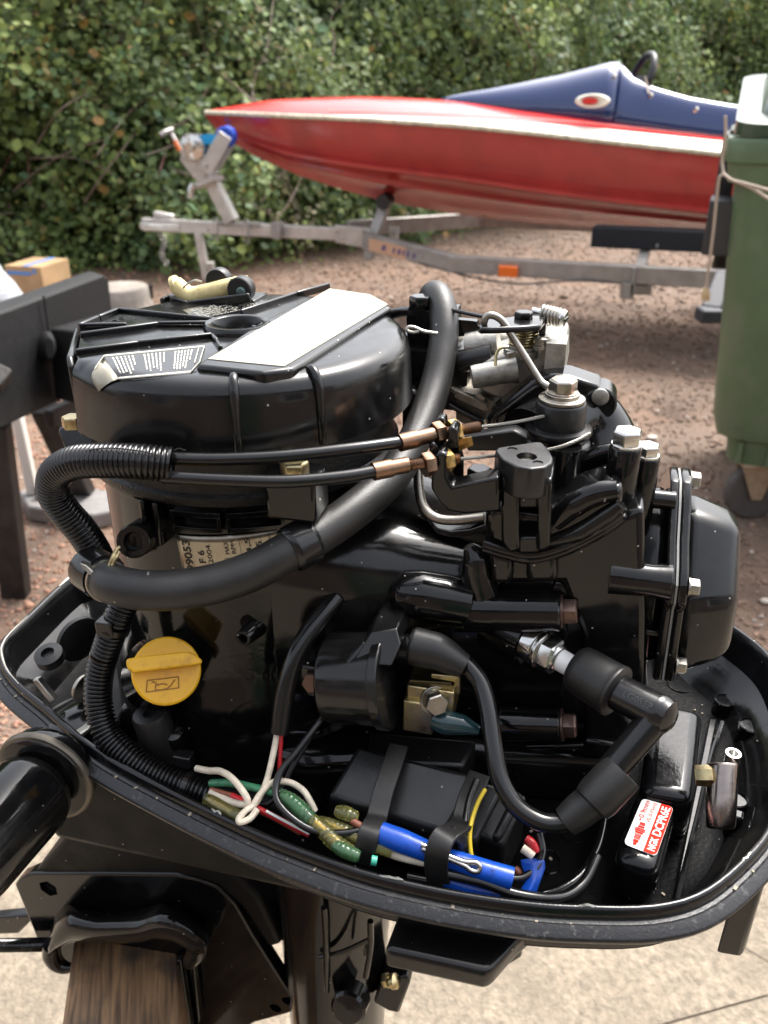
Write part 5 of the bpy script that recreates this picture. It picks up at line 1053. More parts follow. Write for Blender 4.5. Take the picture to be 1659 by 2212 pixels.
# columns and ribs on the block's near face
for x, r, y0, y1 in ((1072, 8, 1190, 1290), (1112, 7, 1200, 1290), (1200, 6, 1195, 1290), (1280, 8, 1165, 1600), (1318, 6, 1150, 1590), (1362, 8, 1115, 1560)):
    part('block_column', g_cyl(Wb(x, y0, -49), Wb(x+ (829-x)*.06, y1, -49), r*mm, 20), K_PAINT, block)
def boss(y, x0, x1, r0, r1, b, bx, name):
    p, q = Wb(x0, y, b), Wb(x1, y+4, b)
    o = part(name, [g_lathe(p, q-p, [(r0, 0), (r0*.96, (q-p).length/mm*.35), (r1, (q-p).length/mm*.4), (r1, (q-p).length/mm-.8), (r1-.8, (q-p).length/mm)], 32)], K_PAINT, block)
    ax = (q-p).normalized(); part('flange_bolt', [g_hex(q, ax, 12.6, 8.5, 6, .5), g_lathe(q, ax, [(9, 0), (9, 1.3), (7, 1.4)], 28)], BROWN, block, bevel=.0004)
boss(1316, 985, 1212, 12.5, 11.2, -52, 0, 'tie_boss')
boss(1562, 1085, 1212, 10, 9.2, -56, 0, 'tie_boss')
part('boss_web', g_prism(pts([(1060,1275),(1100,1240),(1205,1250),(1190,1300),(1060,1330)], Wb, -46), B*.02), K_PAINT, block, bevel=.003)
# lower apron between block and tray
part('block_foot', [g_prism(pts([(1090,1520),(1400,1480),(1395,1640),(1300,1640),(1120,1640)], Wb, -40), B*.07), g_prism(pts([(1130,1612),(1330,1606),(1330,1622),(1140,1624)], Wb, -50), B*.03), g_box(Wb(1295,1610,-50), (.009, .004, .006), EAX)], K_PAINT, block, bevel=.002)
# cylinder head: tilted with the engine
def Et(a, b, h): return E(a+(150-h)*.035+6, b, h)
def sec(a, P, r=0): return [Et(a, b, h) for b, h in P]
def inset(P, f): 
    cb = sum(p[0] for p in P)/len(P); chh = sum(p[1] for p in P)/len(P); return [(cb+(b-cb)*f, chh+(h-chh)*f) for b, h in P]
HP = [(-42, 46), (-44, 100), (-30, 120), (-8, 134), (14, 134), (34, 120), (42, 100), (40, 46)]
head = part('cylinder_head', g_loft([sec(204, inset(HP, .68)), sec(220, inset(HP, .88)), sec(236, inset(HP, .97))]), K_CAST, motor, bevel=.005, seg=3, sharp=50)
PO = [(-50, 47), (-50, 92), (-54, 98), (-53, 108), (-46, 115), (-34, 122), (-20, 138), (-10, 146), (6, 147), (16, 142), (30, 132), (44, 122), (49, 112), (48, 52), (42, 44), (-42, 43)]
def plate_out(a, f=1): return [Et(a, b, h) for b, h in inset(PO, f)]
part('head_flange', g_prism(plate_out(235.5), Et(240, 0, 100)-Et(235.5, 0, 100)), K_CAST, head, bevel=.0012)
part('gasket', g_prism(plate_out(240.1, .99), Et(241.2, 0, 100)-Et(240.1, 0, 100)), M('grey_gasket', (.2, .2, .19), .6), head)
part('cover_flange', g_prism(plate_out(241.3), Et(246.2, 0, 100)-Et(241.3, 0, 100)), K_CAST, head, bevel=.0012)
VC = [(-44, 48), (-44, 92), (-12, 130), (14, 130), (43, 102), (43, 48)]
vc = part('valve_cover', g_loft([sec(245.5, VC), sec(252, inset(VC, .985)), sec(268, inset(VC, .86)), sec(275, inset(VC, .74))]), K_PLAS, head, bevel=.0055, seg=4, sharp=75)
for b, h in ((-49, 106), (2, 142), (-46, 56)):
    part('cover_bolt', [g_hex(Et(246.2, b, h), A, 8, 5.5), g_lathe(Et(246.2, b, h), A, [(5, 0), (5, 1), (3, 1)])], STEELD, head, bevel=.0002)
part('head_boss', [g_lathe(Et(208, -47, 106), A, [(9.5, 0), (8.6, 20), (9.6, 30)], 28)], K_CAST, head)
part('head_boss', g_lathe(Et(222, -18, 138), A, [(5, 0), (5, 16)], 20), K_CAST, head)
part('head_lug', g_prism(pts([(1388,1360),(1425,1366),(1425,1378),(1388,1372)], Wb, -46), B*.01), K_PAINT, head, bevel=.001)

# ------------------------------------------------------------------ intake flange and carburettor
man = part('intake_flange', [g_prism(pts([(1056,935),(1050,905),(1066,888),(1165,812),(1200,808),(1230,812),(1290,832),(1310,850),(1312,870),(1298,884),(1262,880),(1240,905),(1200,950),(1100,965)], Wb, 18), B*.022)], K_CAST, motor, bevel=.0045, seg=4)
part('intake_bend', [g_tube(path([(1150,960,.46),(1240,900,.475),(1290,930,.478),(1305,990,.476),(1300,1050,.472)]), [.022, .02, .019, .02, .022], 24)], K_PLAS, man)
part('flange_stud', g_lathe(Wb(1297, 857, 17), -B, [(4.6, -6), (4.6, 1.2), (3.8, 1.8), (0, 1.8)], 24), ALLOY, man)
part('flange_lobe', g_lathe(Wb(1297, 857, 30), -B, [(9, -6), (9, 12.2), (8, 13)], 28), K_CAST, man)
part('flange_gasket', g_prism(pts([(1048,905),(1064,884),(1164,806),(1200,802),(1160,830),(1070,900),(1062,940),(1054,930)], Wb, 26), B*.004), ALLOYD, man, bevel=.0008)
part('flange_groove', g_tube(pts([(1072,932),(1072,905),(1090,888),(1160,836),(1200,824),(1240,826)], Wb, 17.5), .0012, 8), K_PAINT, man)
carb = part('carburettor', [g_prism(pts([(1035,790),(1062,775),(1130,756),(1150,748),(1190,735),(1215,730),(1222,740),(1222,806),(1165,812),(1090,866),(1050,850),(1030,838)], Wb, 40), B*.04)], ALLOY, motor, bevel=.003, seg=3)
t0_, t1_ = Wb(1018, 815, 28), Wb(1105, 800, 34); ax = t1_-t0_
part('fuel_stub', g_lathe(t0_, ax, [(3.6, 6), (4.4, 1), (4.8, 0), (6.4, .4), (6.8, 3), (7, 22), (8, 26)], 28, cap=False), ALLOY, carb)
part('stub_bore', g_lathe(t0_+ax.normalized()*.007, ax, [(0, 0), (4, .1)], 24), ALLOYD, carb)
part('carb_boss', [g_prism(pts([(1091,775),(1094,764),(1112,760),(1124,768),(1122,790),(1106,796)], Wb, 35), B*.02), g_box(Wb(1201, 768, 40), (.0055, .010, .0095), EAX), g_cyl(Wb(1060, 760, 46), Wb(1000, 745, 46), .0085), g_cyl(Wb(1050,775,42), Wb(985,800,42), .0075)], ALLOY, carb, bevel=.0016)
part('boss_screw', g_lathe(Wb(1108, 771, 34.6), -B, [(2.4, -3), (2.4, .8), (0, 1)], 18), ALLOYD, carb)
part('carb_back', [g_prism(pts([(985,735),(1080,722),(1180,726),(1190,800),(1080,868),(985,850)], Wb, 84), B*.025)], ALLOYD, carb, bevel=.004)
part('carb_barrel', g_lathe(Wb(1006, 750, 58), Wb(1080, 742, 58)-Wb(1006, 750, 58), [(6, 0), (8.4, .6), (8.8, 4), (8.8, 20)], 28), ALLOY, carb)
part('fuel_hose_stub', g_lathe(Wb(990, 782, 50), Wb(1075, 764, 50)-Wb(990, 782, 50), [(6.4, 0), (6.8, 1), (6.8, 21)], 24), K_SATIN, carb)
part('bowl_rail', g_bar(Wb(972, 838, 42), Wb(1052, 886, 42), .005, .0035), ALLOYD, carb, bevel=.001)
part('bowl_rail', g_bar(Wb(968, 872, 40), Wb(1046, 912, 40), .006, .003), K_SATIN, carb, bevel=.001)
part('bowl_screw', g_lathe(Wb(1036, 862, 41), -B, [(3, -2), (3, 1), (0, 1.4)], 16), STEELD, carb)
part('carb_bowl', [g_prism(pts([(985,842),(1050,858),(1085,880),(1048,905),(1040,940),(985,905)], Wb, 44), B*.03), g_cyl(Wb(985, 872, 40), Wb(1052, 905, 40), .0062), g_bar(Wb(985, 850, 38), Wb(1050, 880, 38), .003, .004)], ALLOYD, carb, bevel=.0016)
ct = Wb(1130, 744, 46); 
part('return_spring', g_tube([ct+K*((k/14)*.00155*mm/.001)+(A*math.cos(2*math.pi*k/14)+B*math.sin(2*math.pi*k/14))*.0078 for k in range(14*8)], .00075, 8, raw=True), ZINC, carb)
part('spring_cup', [g_lathe(ct, K, [(11, -6), (11, -2), (9.4, -1.6), (9.4, 0), (6.8, .2), (6.8, 12), (0, 12)], 32)], ALLOY, carb)
part('throttle_lever', [g_prism([Wh(x, y, 216) for x, y in ((1032,699),(1042,690),(1100,684),(1140,676),(1172,678),(1178,690),(1168,702),(1120,706),(1060,708),(1038,708))], -K*.0035), g_prism(pts([(1162,684),(1180,686),(1178,728),(1164,732)], Wb, 38), B*.012)], K_PAINT, carb, bevel=.0012)
part('lever_nut', [g_hex(Wh(1131, 686, 216), K, 9, 3.4), g_cyl(Wh(1094,676,216)-K*.004, Wh(1094,676,216)+K*.0035, .0045)], K_PAINT, carb, bevel=.0005)
rod = part('throttle_link_rod', g_tube(path([(1040,716,.452),(1045,700,.448),(1049,687,.446),(1058,681,.445),(1072,684,.445),(1088,697,.4455),(1110,732,.447),(1140,780,.448),(1164,818,.448),(1176,830,.447),(1195,837,.446),(1240,838,.449)]), .0020, 14, 8), STEELD, motor)
s0, s1 = Wb(1150, 672, 46), Wb(1222, 689, 42); ax = (s1-s0)
scr = part('idle_screw', [g_lathe(s0, ax, [(2.2, 0), (2.2, ax.length/mm-3.4), (4.8, ax.length/mm-3.2), (5.2, ax.length/mm-2), (4.4, ax.length/mm), (0, ax.length/mm+.4)], 24)], STEEL, carb)
_, u_, v_ = basis(ax); L = ax.length
part('screw_spring', g_tube([s0+ax*(.28+.58*k/84)+(u_*math.cos(2*math.pi*k/14)+v_*math.sin(2*math.pi*k/14))*.0043 for k in range(84)], .0011, 8, raw=True), STEELD, scr)
part('screw_block', g_cyl(s0-ax*.12, s0+ax*.2, .0055), STEELD, carb, bevel=.0005)
part('screw_slot', g_box(s1+ax.normalized()*.0004, (.0003, .0038, .0007), (ax.normalized(), u_, v_)), K_PAINT, scr)
part('spring_leg', g_tube(path([(1098,750,.468),(1082,752,.467),(1072,765,.467),(1070,790,.467)]), .0009, 8), ZINC, carb)
part('pinch_screw', [g_lathe(Wb(1171, 744, 38), K, [(5.2, -2), (5.2, 0), (4.2, .4), (4.2, 2.4), (5, 2.8), (5, 4), (3.6, 5), (0, 5)], 24)], STEELD, carb)
cb2 = part('choke_bracket', [g_prism(pts([(877,668),(892,652),(918,656),(918,672),(985,672),(990,750),(940,752),(880,748)], Wb, 62), B*.018), g_prism(pts([(985,690),(1030,694),(1034,712),(1040,722),(985,728)], Wb, 60), B*.006), g_hex(Wb(908, 660, 66), K, 12, 6)], K_PAINT, carb, bevel=.0015)
part('choke_rod', [g_tube(path([(836,682,.52),(862,675,.515),(890,672,.505)]), .0032, 12), g_tube(path([(960,666,.50),(1010,677,.49),(1045,684,.478)]), .0012, 10)], K_CABLE, carb)
part('split_pin', [g_tube(path([(905,716,.478),(892,718,.478),(880,714,.478),(882,707,.478),(896,708,.478),(915,716,.478),(945,721,.478)]), .0011, 8)], STEELD, carb)
part('intake_silencer', [g_cyl(Wb(868, 752, 70), Wb(940, 740, 60), .0165), g_box(Wb(925,800,75), (.028, .02, .018), EAX), g_cyl(Wb(905,800,52), Wb(905,820,60), .012)], K_SATIN, carb, bevel=.003)
part('silencer_arm', [g_bar(Wb(880, 838, 46), Wb(940, 782, 46), .006, .004), g_cyl(Wb(890, 840, 44), Wb(905, 850, 60), .008), g_box(Wb(885,825,60), (.005,.006,.004), EAX)], K_PAINT, carb, bevel=.001)
part('side_shroud', [g_prism(pts([(868,860),(880,838),(905,850),(925,875),(925,960),(868,960)], Wb, 34), B*.02)], K_SATIN, motor, bevel=.002)

# ------------------------------------------------------------------ spark plug, cap and ignition lead
p0, p1 = W(1152, 1392, .452), W(1246, 1446, .436); ax = (p1-p0).normalized(); L = (p1-p0).length/mm
plug = part('spark_plug', [g_lathe(p0-ax*.004, ax, [(10, 0), (10, 6), (9.6, 7.2), (8.8, 7.4), (8.8, 8.4), (10.6, 8.8), (10.8, 10.6), (9.6, 11.2)], 40), g_hex(p0+ax*.0072, ax, 18.2, 8.6, 6, .1), g_lathe(p0+ax*.0156, ax, [(8.6, -.4), (7.8, 1.2), (7, 1.8), (6.6, 1.9)], 32)], STEEL, block, bevel=.0003)
part('insulator', g_lathe(p0+ax*.0168, ax, [(6.0, 0), (5.8, 12), (0, 16)], 32), CERAM, plug)
part('plug_boss', g_lathe(p0-ax*.026, ax, [(16, 0), (13, 15), (11.5, 21.6)], 32), K_PAINT, block)
part('boss_web', g_prism([W(x, y, .455) for x, y in ((1112,1420),(1158,1366),(1172,1376),(1125,1440))], B*.02), K_PAINT, block, bevel=.001)
q0, q1, q2 = W(1244, 1441, .435), W(1330, 1493, .420), W(1440, 1550, .402)
capx = (q1-q0).normalized()
pc = part('spark_plug_cap', [g_lathe(q1-capx*.002, q2-q1, [(9.2, 0), (9.3, (q2-q1).length/mm-3), (9.9, (q2-q1).length/mm-2.6), (9.9, (q2-q1).length/mm-1), (9.4, (q2-q1).length/mm), (8.6, (q2-q1).length/mm+3.2), (5, (q2-q1).length/mm+5.4), (0, (q2-q1).length/mm+6)], 40)], K_CABLE, motor)
part('cap_boot', g_lathe(q0, capx, [(7, 0), (11.4, .3), (12.4, 1.6), (12.9, 5), (13.3, (q1-q0).length/mm-4), (13.6, (q1-q0).length/mm-1), (13.8, (q1-q0).length/mm-.6), (13.6, (q1-q0).length/mm+.6), (11.4, (q1-q0).length/mm+1.6), (9, (q1-q0).length/mm+1.6)], 44), K_RUB, pc)
qdir = (q2-q1).normalized()
def captext(s, size, back, ang):
    c_ = q2-qdir*(back*mm); n_ = (CAMP-c_).normalized(); n_ = (n_-qdir*n_.dot(qdir)).normalized(); up = n_.cross(qdir)
    return text_geo(s, size, lambda x, y: c_+qdir*x+(n_*math.cos(y/.0094+ang)+up*math.sin(y/.0094+ang))*-.0 + (n_*math.cos(y/.0094+ang)-up*-math.sin(y/.0094+ang))*.00945)
part('lettering', captext('LG05EP 7', .0048, 11, .1), M('faint_print', (.03, .03, .029), .5), pc)
e0, e1, e2 = W(1418, 1572, .404), W(1322, 1690, .402), W(1232, 1768, .403)
tubeax = (e1-e0)
part('cap_elbow', g_lathe(q2-qdir*.004, e1-q2, [(7.6, 0), (7.4, 14), (7.0, (e1-q2).length/mm)], 32), K_CABLE, pc)
sax = W(1270, 1745, .402)-W(1345, 1665, .403); SL = sax.length/mm
part('collar_boot', g_lathe(W(1345, 1665, .403), sax, [(8.4, 0), (10.3, .3), (10.5, 2), (10.6, SL-7), (9.8, SL-3), (8.4, SL-2)], 40), K_RUB, pc)
sx2 = W(1222, 1775, .405)-W(1290, 1722, .403); SL2 = sx2.length/mm
part('lead_sleeve', g_lathe(W(1290, 1722, .403), sx2, [(8.6, 0), (8.4, SL2*.6), (7.2, SL2), (5.4, SL2), (5, SL2-3)], 36), K_RUB, pc)
lead = part('ignition_lead', g_tube(path([(1245,1762,.405),(1205,1778,.405),(1160,1772,.406),(1112,1738,.409),(1080,1682,.413),(1066,1610,.418),(1056,1540,.424),(1040,1480,.430),(1012,1440,.434),(980,1415,.437)]), .0047, 20, 10), K_CABLE, motor)
# ------------------------------------------------------------------ ignition coil
cx0, cx1 = W(712, 1462, .452), W(850, 1468, .440); cax = (cx1-cx0)
CL = cax.length/mm
coil = part('ignition_coil', [g_lathe(cx0, cax, [(0, 0), (22, 0), (24, 1.5), (24.6, 5), (24.6, CL-6)], 48), g_lathe(cx0+cax*.83, cax, [(24.6, 0), (26.6, .3), (26.6, 5), (25.8, 5.6), (0, 5.6)], 48)], K_PLAS, motor, bevel=.0008)
part('coil_ridge', [g_prism([W(x, y, t) for x, y, t in ((760,1432,.425),(800,1366,.428),(858,1358,.428),(866,1392,.424),(846,1440,.42))], B*.03), g_tube(path([(745,1560,.446),(742,1500,.432),(752,1440,.428),(790,1390,.43)]), .003, 10)], K_PLAS, coil, bevel=.003, seg=3)
n0, n1 = W(845, 1396, .442), W(912, 1402, .436)
part('coil_neck', [g_lathe(n0, n1-n0, [(8, 0), (7.4, 8), (7.2, (n1-n0).length/mm)], 32)], K_PLAS, coil)
b0, b1, b2 = W(886, 1394, .437), W(945, 1408, .434), W(1004, 1440, .432)
part('coil_boot', [g_tube([b0, b0.lerp(b1, .12), b0.lerp(b1, .5), b1, b1.lerp(b2, .5), b2], [.0088, .0100, .0100, .0096, .0082, .0062], 28, 6)], K_RUB, coil)
mb = part('coil_mount', [g_box(W(938, 1488, .447), (.0125, .012, .009), EAX), g_prism(pts([(930,1456),(992,1462),(994,1502),(984,1505),(980,1475),(930,1466)], Wb, -86), B*.002), g_box(W(912,1520,.45), (.008, .012, .010), EAX)], ZINC, coil, bevel=.0008)
part('mount_lamination', [g_bar(W(885, 1470+i*4.4, .4385), W(975, 1476+i*4.4, .4355), .0004, .0005) for i in range(10)], M('lamination_line', (.2, .16, .09), .5, .6), coil)
nbolt = (CAMP-W(935, 1518, .43)).normalized()+A*.25-K*.45
part('coil_bolt', [g_hex(W(938, 1512, .434), nbolt, 11, 7, 6, .2), g_lathe(W(938, 1511, .436), nbolt, [(8, 0), (8, 1.4), (6, 1.6)], 28)], STEELD, coil, bevel=.0004)
part('coil_bolt', [g_hex(W(683, 1466, .444), nbolt-A*.4, 10.5, 7.5, 6, .2), g_lathe(W(685, 1462, .447), nbolt-A*.4, [(7.4, 0), (7.4, 1.2)], 28)], BROWN, coil, bevel=.0004)
part('coil_foot', [g_box(W(688, 1440, .455), (.012, .014, .010), EAX)], K_CAST, coil, bevel=.0015)
part('ring_terminal', [g_tube(path([(938,1552,.438),(965,1560,.436),(1000,1566,.434),(1036,1578,.432)]), [.0058, .0066, .0052, .0026], 18), g_lathe(W(938, 1530, .441), nbolt, [(8, 0), (8, 1)])], CLEARB, coil)
part('terminal_crimp', [g_tube(path([(695,1500,.446),(697,1520,.446),(700,1545,.445)]), [.0022, .0026, .002], 12)], BRASS, coil)

# ------------------------------------------------------------------ ignition box strapped to the floor of the tray
bx = [Wh(x, y, h) for x, y, h in ((706,1719,-8),(962,1802,-14),(1040,1676,4),(772,1608,4))]
dn = Vector((0, 0, -.034))
cdi = part('ignition_box', g_prism(bx, dn), K_SATIN, motor, bevel=.003, seg=3)
part('box_step', [g_prism([Wh(x, y, h) for x, y, h in ((1022,1800,-17),(1088,1826,-17),(1140,1716,-4),(1062,1690,-4))], dn), g_prism([Wh(x, y, h) for x, y, h in ((1060,1805,-14),(1082,1812,-14),(1132,1712,-2),(1112,1702,-2))], dn), g_prism([Wh(x, y, h) for x, y, h in ((940,1790,-16),(1030,1820,-18),(1090,1700,-2),(1005,1670,0))], dn)], K_SATIN, cdi, bevel=.0025, seg=3)
part('box_step', [g_prism([Wh(x, y, -6) for x, y in ((790,1640),(1000,1655),(1030,1600),(800,1580))], dn*.6)], K_SATIN, cdi, bevel=.002)
def strapg(name, l, w, th=.0022):
    P = path(l); Q = spline(P, 8); rings = []
    for i, q in enumerate(Q):
        t = (Q[min(i+1, len(Q)-1)]-Q[max(i-1, 0)]).normalized(); s = A - t*A.dot(t); s.normalize(); n_ = s.cross(t)
        rings.append([q-s*w/2-n_*th/2, q+s*w/2-n_*th/2, q+s*w/2+n_*th/2, q-s*w/2+n_*th/2])
    return part(name, g_loft(rings), K_RUB, cdi, bevel=.0005)
strapg('rubber_strap', [(862,1610,.452),(845,1660,.441),(828,1710,.432),(815,1762,.424),(808,1778,.416),(797,1800,.410),(790,1830,.410),(778,1862,.414)], .0105)
strapg('rubber_strap', [(1036,1672,.443),(1012,1730,.430),(1000,1775,.420),(985,1790,.408),(960,1806,.400),(945,1840,.398),(942,1880,.402),(948,1906,.406)], .0115)
part('strap_end', g_tube(path([(972,1795,.405),(998,1815,.408),(1000,1840,.412)]), .003, 8, flat=.6), K_RUB, cdi)
# ------------------------------------------------------------------ wires and connectors
def wire(name, l, r, mat, par=motor, n=10): return part(name, g_tube(path(l), r, n, 8), mat, par)
wire('wiring_sheath', [(728,1290,.452),(700,1325,.448),(662,1375,.444),(635,1430,.442),(615,1500,.442),(604,1582,.443)], .0054, K_CABLE, n=16)
wire('cream_wire', [(600,1575,.443),(592,1620,.440),(575,1690,.434),(552,1735,.428),(530,1752,.424)], .0017, W_WHITE)
wire('cream_wire', [(530,1752,.424),(516,1768,.421),(520,1776,.420),(540,1768,.421),(556,1748,.424)], .0017, W_WHITE)
wire('cream_wire', [(425,1660,.452),(450,1665,.445),(475,1666,.438),(500,1680,.432),(525,1710,.428),(535,1730,.427),(528,1738,.428),(500,1732,.432),(455,1712,.442)], .0018, W_WHITE)
wire('cream_wire', [(540,1750,.426),(565,1712,.430),(590,1690,.434),(625,1690,.434),(655,1708,.432),(672,1735,.430),(680,1752,.430)], .0017, W_WHITE)
wire('red_wire', [(608,1580,.442),(606,1620,.441),(604,1660,.440),(606,1690,.440)], .0012, W_RED)
wire('brown_wire', [(455,1705,.444),(480,1712,.438),(510,1722,.435),(545,1745,.432),(600,1772,.428),(650,1800,.424)], .0013, W_BROWN)
wire('red_wire', [(500,1718,.436),(540,1738,.431),(600,1768,.426),(668,1803,.421)], .0016, W_RED)
wire('white_stripe', [(575,1752,.4255),(620,1776,.4225),(668,1801,.4195)], .0007, LWHITE)
wire('green_wire', [(455,1692,.446),(500,1692,.440),(550,1702,.436),(606,1716,.432)], .0021, W_GREEN)
wire('black_wire', [(700,1545,.445),(670,1585,.440),(640,1625,.436),(608,1665,.432),(596,1700,.428),(602,1735,.423),(635,1770,.418),(680,1795,.415),(735,1800,.414),(800,1790,.416)], .0019, K_CABLE)
wire('black_wire', [(695,1550,.447),(665,1600,.442),(630,1660,.438),(610,1700,.436),(580,1735,.434),(545,1740,.436)], .0016, K_CABLE)
wire('black_wire', [(1030,1685,.436),(1012,1735,.428),(1005,1790,.418),(1010,1840,.414),(1022,1868,.414)], .0019, K_CABLE)
wire('yellow_stripe', [(1048,1705,.4285),(1030,1740,.4225),(1016,1790,.4135),(1017,1840,.4095),(1026,1866,.410)], .0011, W_YEL)
wire('black_wire', [(1165,1800,.42),(1172,1840,.416),(1158,1875,.41),(1130,1895,.407),(1105,1898,.406)], .0019, K_CABLE)
wire('black_wire', [(965,1888,.404),(1040,1905,.402),(1110,1930,.400),(1180,1940,.401),(1225,1934,.406),(1262,1905,.414),(1290,1850,.424)], .0026, K_CABLE)
wire('cream_wire', [(812,1828,.415),(850,1845,.412),(900,1858,.410),(945,1866,.408)], .0024, W_WHITE)
wire('brown_wire', [(760,1772,.418),(780,1785,.416),(800,1792,.415)], .0018, W_BROWN)
wire('brown_wire', [(850,1832,.417),(900,1842,.414),(930,1850,.412)], .0014, W_BROWN)
wire('red_wire', [(1138,1812,.42),(1150,1822,.418),(1160,1840,.417)], .0022, W_RED)
wire('cream_wire', [(1128,1832,.417),(1140,1840,.416),(1152,1850,.415)], .0022, W_WHITE)
wire('brown_wire', [(1112,1876,.412),(1120,1884,.411),(1122,1896,.411)], .0018, W_BROWN)
def sleeve(name, l, r, mat, ridges=True):
    Q = resample(spline(path(l), 16), .0005); L = len(Q)
    def rad(s):
        f = s/(.0005*L); k = r*(.62+.38*math.sin(min(max(f, .02), .98)*math.pi)**.35)
        return k*(1-.07*(math.sin(s*2400) > .2)) if ridges else k
    c = part(name, g_tube(Q, lambda s: rad(s)*.88, 16, raw=True), mat, motor)
    return c
s = sleeve('bullet_connector', [(448,1726,.442),(470,1738,.437),(495,1752,.432),(520,1766,.427)], .0052, CLEARY, False)
part('crimp', g_tube(path([(455,1730,.440),(480,1743,.435),(505,1757,.430)]), .0026, 10), BRASS, s)
s = sleeve('bullet_connector', [(604,1716,.430),(632,1734,.426),(660,1760,.422),(682,1782,.420)], .0050, CLEARG)
part('crimp', g_tube(path([(612,1721,.429),(640,1742,.425),(655,1758,.422)]), .0026, 10), W_GREEN, s)
s = sleeve('bullet_connector', [(672,1770,.419),(700,1795,.416),(730,1825,.412),(768,1848,.409)], .0050, CLEARY)
part('crimp', g_tube(path([(680,1778,.418),(705,1800,.415),(735,1826,.411)]), .0026, 10), BRASS, s)
s = sleeve('bullet_connector', [(690,1775,.424),(730,1790,.420),(780,1812,.415),(850,1840,.411)], .0048, CLEARY)
part('crimp', g_tube(path([(700,1780,.423),(750,1800,.418),(800,1822,.413)]), .0026, 10), BRASS, s)
s = sleeve('bullet_connector', [(728,1752,.424),(750,1758,.421),(772,1768,.419)], .0042, CLEARY)
s = sleeve('bullet_connector', [(722,1825,.4105),(745,1838,.408),(778,1852,.406)], .0040, CLEARG)
part('teal_crimp', g_tube(path([(802,1858,.406),(814,1860,.406)]), .0024, 12), TEAL, motor)
def bluetube(name, l, r): return part(name, g_tube(path(l), r, 20, 8), BLUE, motor)
bluetube('blue_sleeve', [(822,1800,.414),(870,1818,.411),(930,1842,.408)], [.0056, .0058, .005])
bluetube('blue_sleeve', [(915,1840,.410),(980,1858,.407),(1040,1878,.404),(1106,1898,.402)], [.0044, .0048, .0052, .0054])
bluetube('blue_sleeve', [(960,1900,.408),(1020,1918,.407),(1080,1930,.406)], .0034)
part('blue_cap', g_loft([[W(x0, y, t), W((x0+x1)/2, y+6, t-.004), W(x1, y, t), W((x0+x1)/2, y-4, t+.005)] for x0, x1, y, t in ((1122,1178,1856,.412),(1126,1180,1875,.411),(1136,1172,1895,.408),(1128,1166,1912,.406),(1118,1160,1930,.405),(1120,1156,1936,.405))]), BLUE, motor, bevel=.001, sub=1)
part('split_pin', [g_tube(path([(910,1824,.403),(950,1840,.402),(990,1857,.401),(1010,1862,.400),(1028,1863,.3995),(1037,1872,.399),(1032,1882,.399),(1018,1880,.3995),(1005,1870,.400),(985,1861,.401),(940,1842,.402),(912,1833,.403)]), .0013, 12, 8)], STEEL, motor)

# ------------------------------------------------------------------ below the tray: tiller, clamp bracket, mid section
pl_t = .50
clampo = [(31,1911),(42,1898),(69,1887),(230,1887),(378,1889),(430,1900),(469,1915),(509,1955),(546,2020),(604,2111),(646,2172),(642,2184),(614,2193),(550,2210),(420,2300),(300,2330),(240,2260),(171,2086),(102,2086)]
clamp = part('clamp_bracket', [g_prism(pts(clampo, Wb, -52), B*.012)], K_PAINT, motor, bevel=.002, seg=3)
part('bracket_top', [g_prism([Wb(x, y, -50) for x, y in ((69,1889),(378,1891),(470,1916),(520,1960),(580,2050),(610,2040),(560,1940),(480,1860),(240,1800),(150,1800))], B*.14)], K_DULL, clamp, bevel=.004)
hexc = Wb(103, 1922, -53)
cut(clamp, g_lathe(hexc+B*.007, -B, [(8.6, 0), (8.6, 12)], 6, True, .5))
def lerpx(x, T_): return float(np.interp(x, [p[0] for p in T_], [p[1] for p in T_]))
TOPY = [(102, 2040), (108, 2010), (118, 1985), (135, 1966), (153, 1958), (180, 1964), (206, 1972), (300, 1968), (325, 1960), (346, 1952), (380, 1957), (412, 1970), (434, 1992), (446, 2020)]
LIPY = [(102, 2068), (118, 2052), (150, 2034), (204, 2034), (260, 2036), (300, 2034), (335, 2024), (370, 2028), (395, 2042), (415, 2060), (446, 2062)]
rg = []
for x in (104, 110, 118, 128, 140, 153, 168, 185, 206, 235, 265, 300, 318, 333, 346, 362, 380, 398, 415, 430, 442):
    yt, yl = lerpx(x, TOPY), lerpx(x, LIPY); d_ = yl-yt
    rg.append([Wb(x, yt+f*d_, b) for f, b in ((-.10, -50), (-.02, -58), (.10, -67), (.28, -75), (.5, -80), (.75, -82), (.95, -80), (1.04, -75), (1.0, -68), (.85, -60), (.7, -50))])
part('clamp_saddle', g_loft(rg), K_PAINT, clamp, sharp=70)
part('saddle_foot', g_tube([Wb(x, y, -68) for x, y in ((112,2040),(112,2062),(122,2080),(140,2090),(160,2090))], [.007, .0075, .0065, .005, .003], 14, 6), K_PAINT, clamp)
part('saddle_foot', g_tube([Wb(x, y, -68) for x, y in ((428,2030),(424,2056),(412,2076),(402,2082))], [.008, .008, .006, .003], 14, 6), K_PAINT, clamp)
part('gusset', [g_prism(pts([(388,2060),(398,2058),(424,2230),(418,2260)], Wb, -54), -B*.007), g_prism(pts([(416,2050),(424,2050),(438,2190),(434,2200)], Wb, -54), -B*.006)], K_PAINT, clamp, bevel=.0015)
for x, y in ((622,2163),(595,2178)): cut(clamp, g_lathe(Wb(x, y, -52)+B*.008, -B, [(5, 0), (5, 12)], 20))
part('clamp_screw', [g_thread(Wb(-20, 2042, -62), Wb(120, 2040, -62), 5.5, 1.8, 20)], K_PAINT, clamp)
part('screw_handle', [g_prism(pts([(-20,1984),(60,1977),(78,1978),(40,2018),(-20,2020)], Wb, -30), B*.01)], K_PAINT, clamp, bevel=.002)
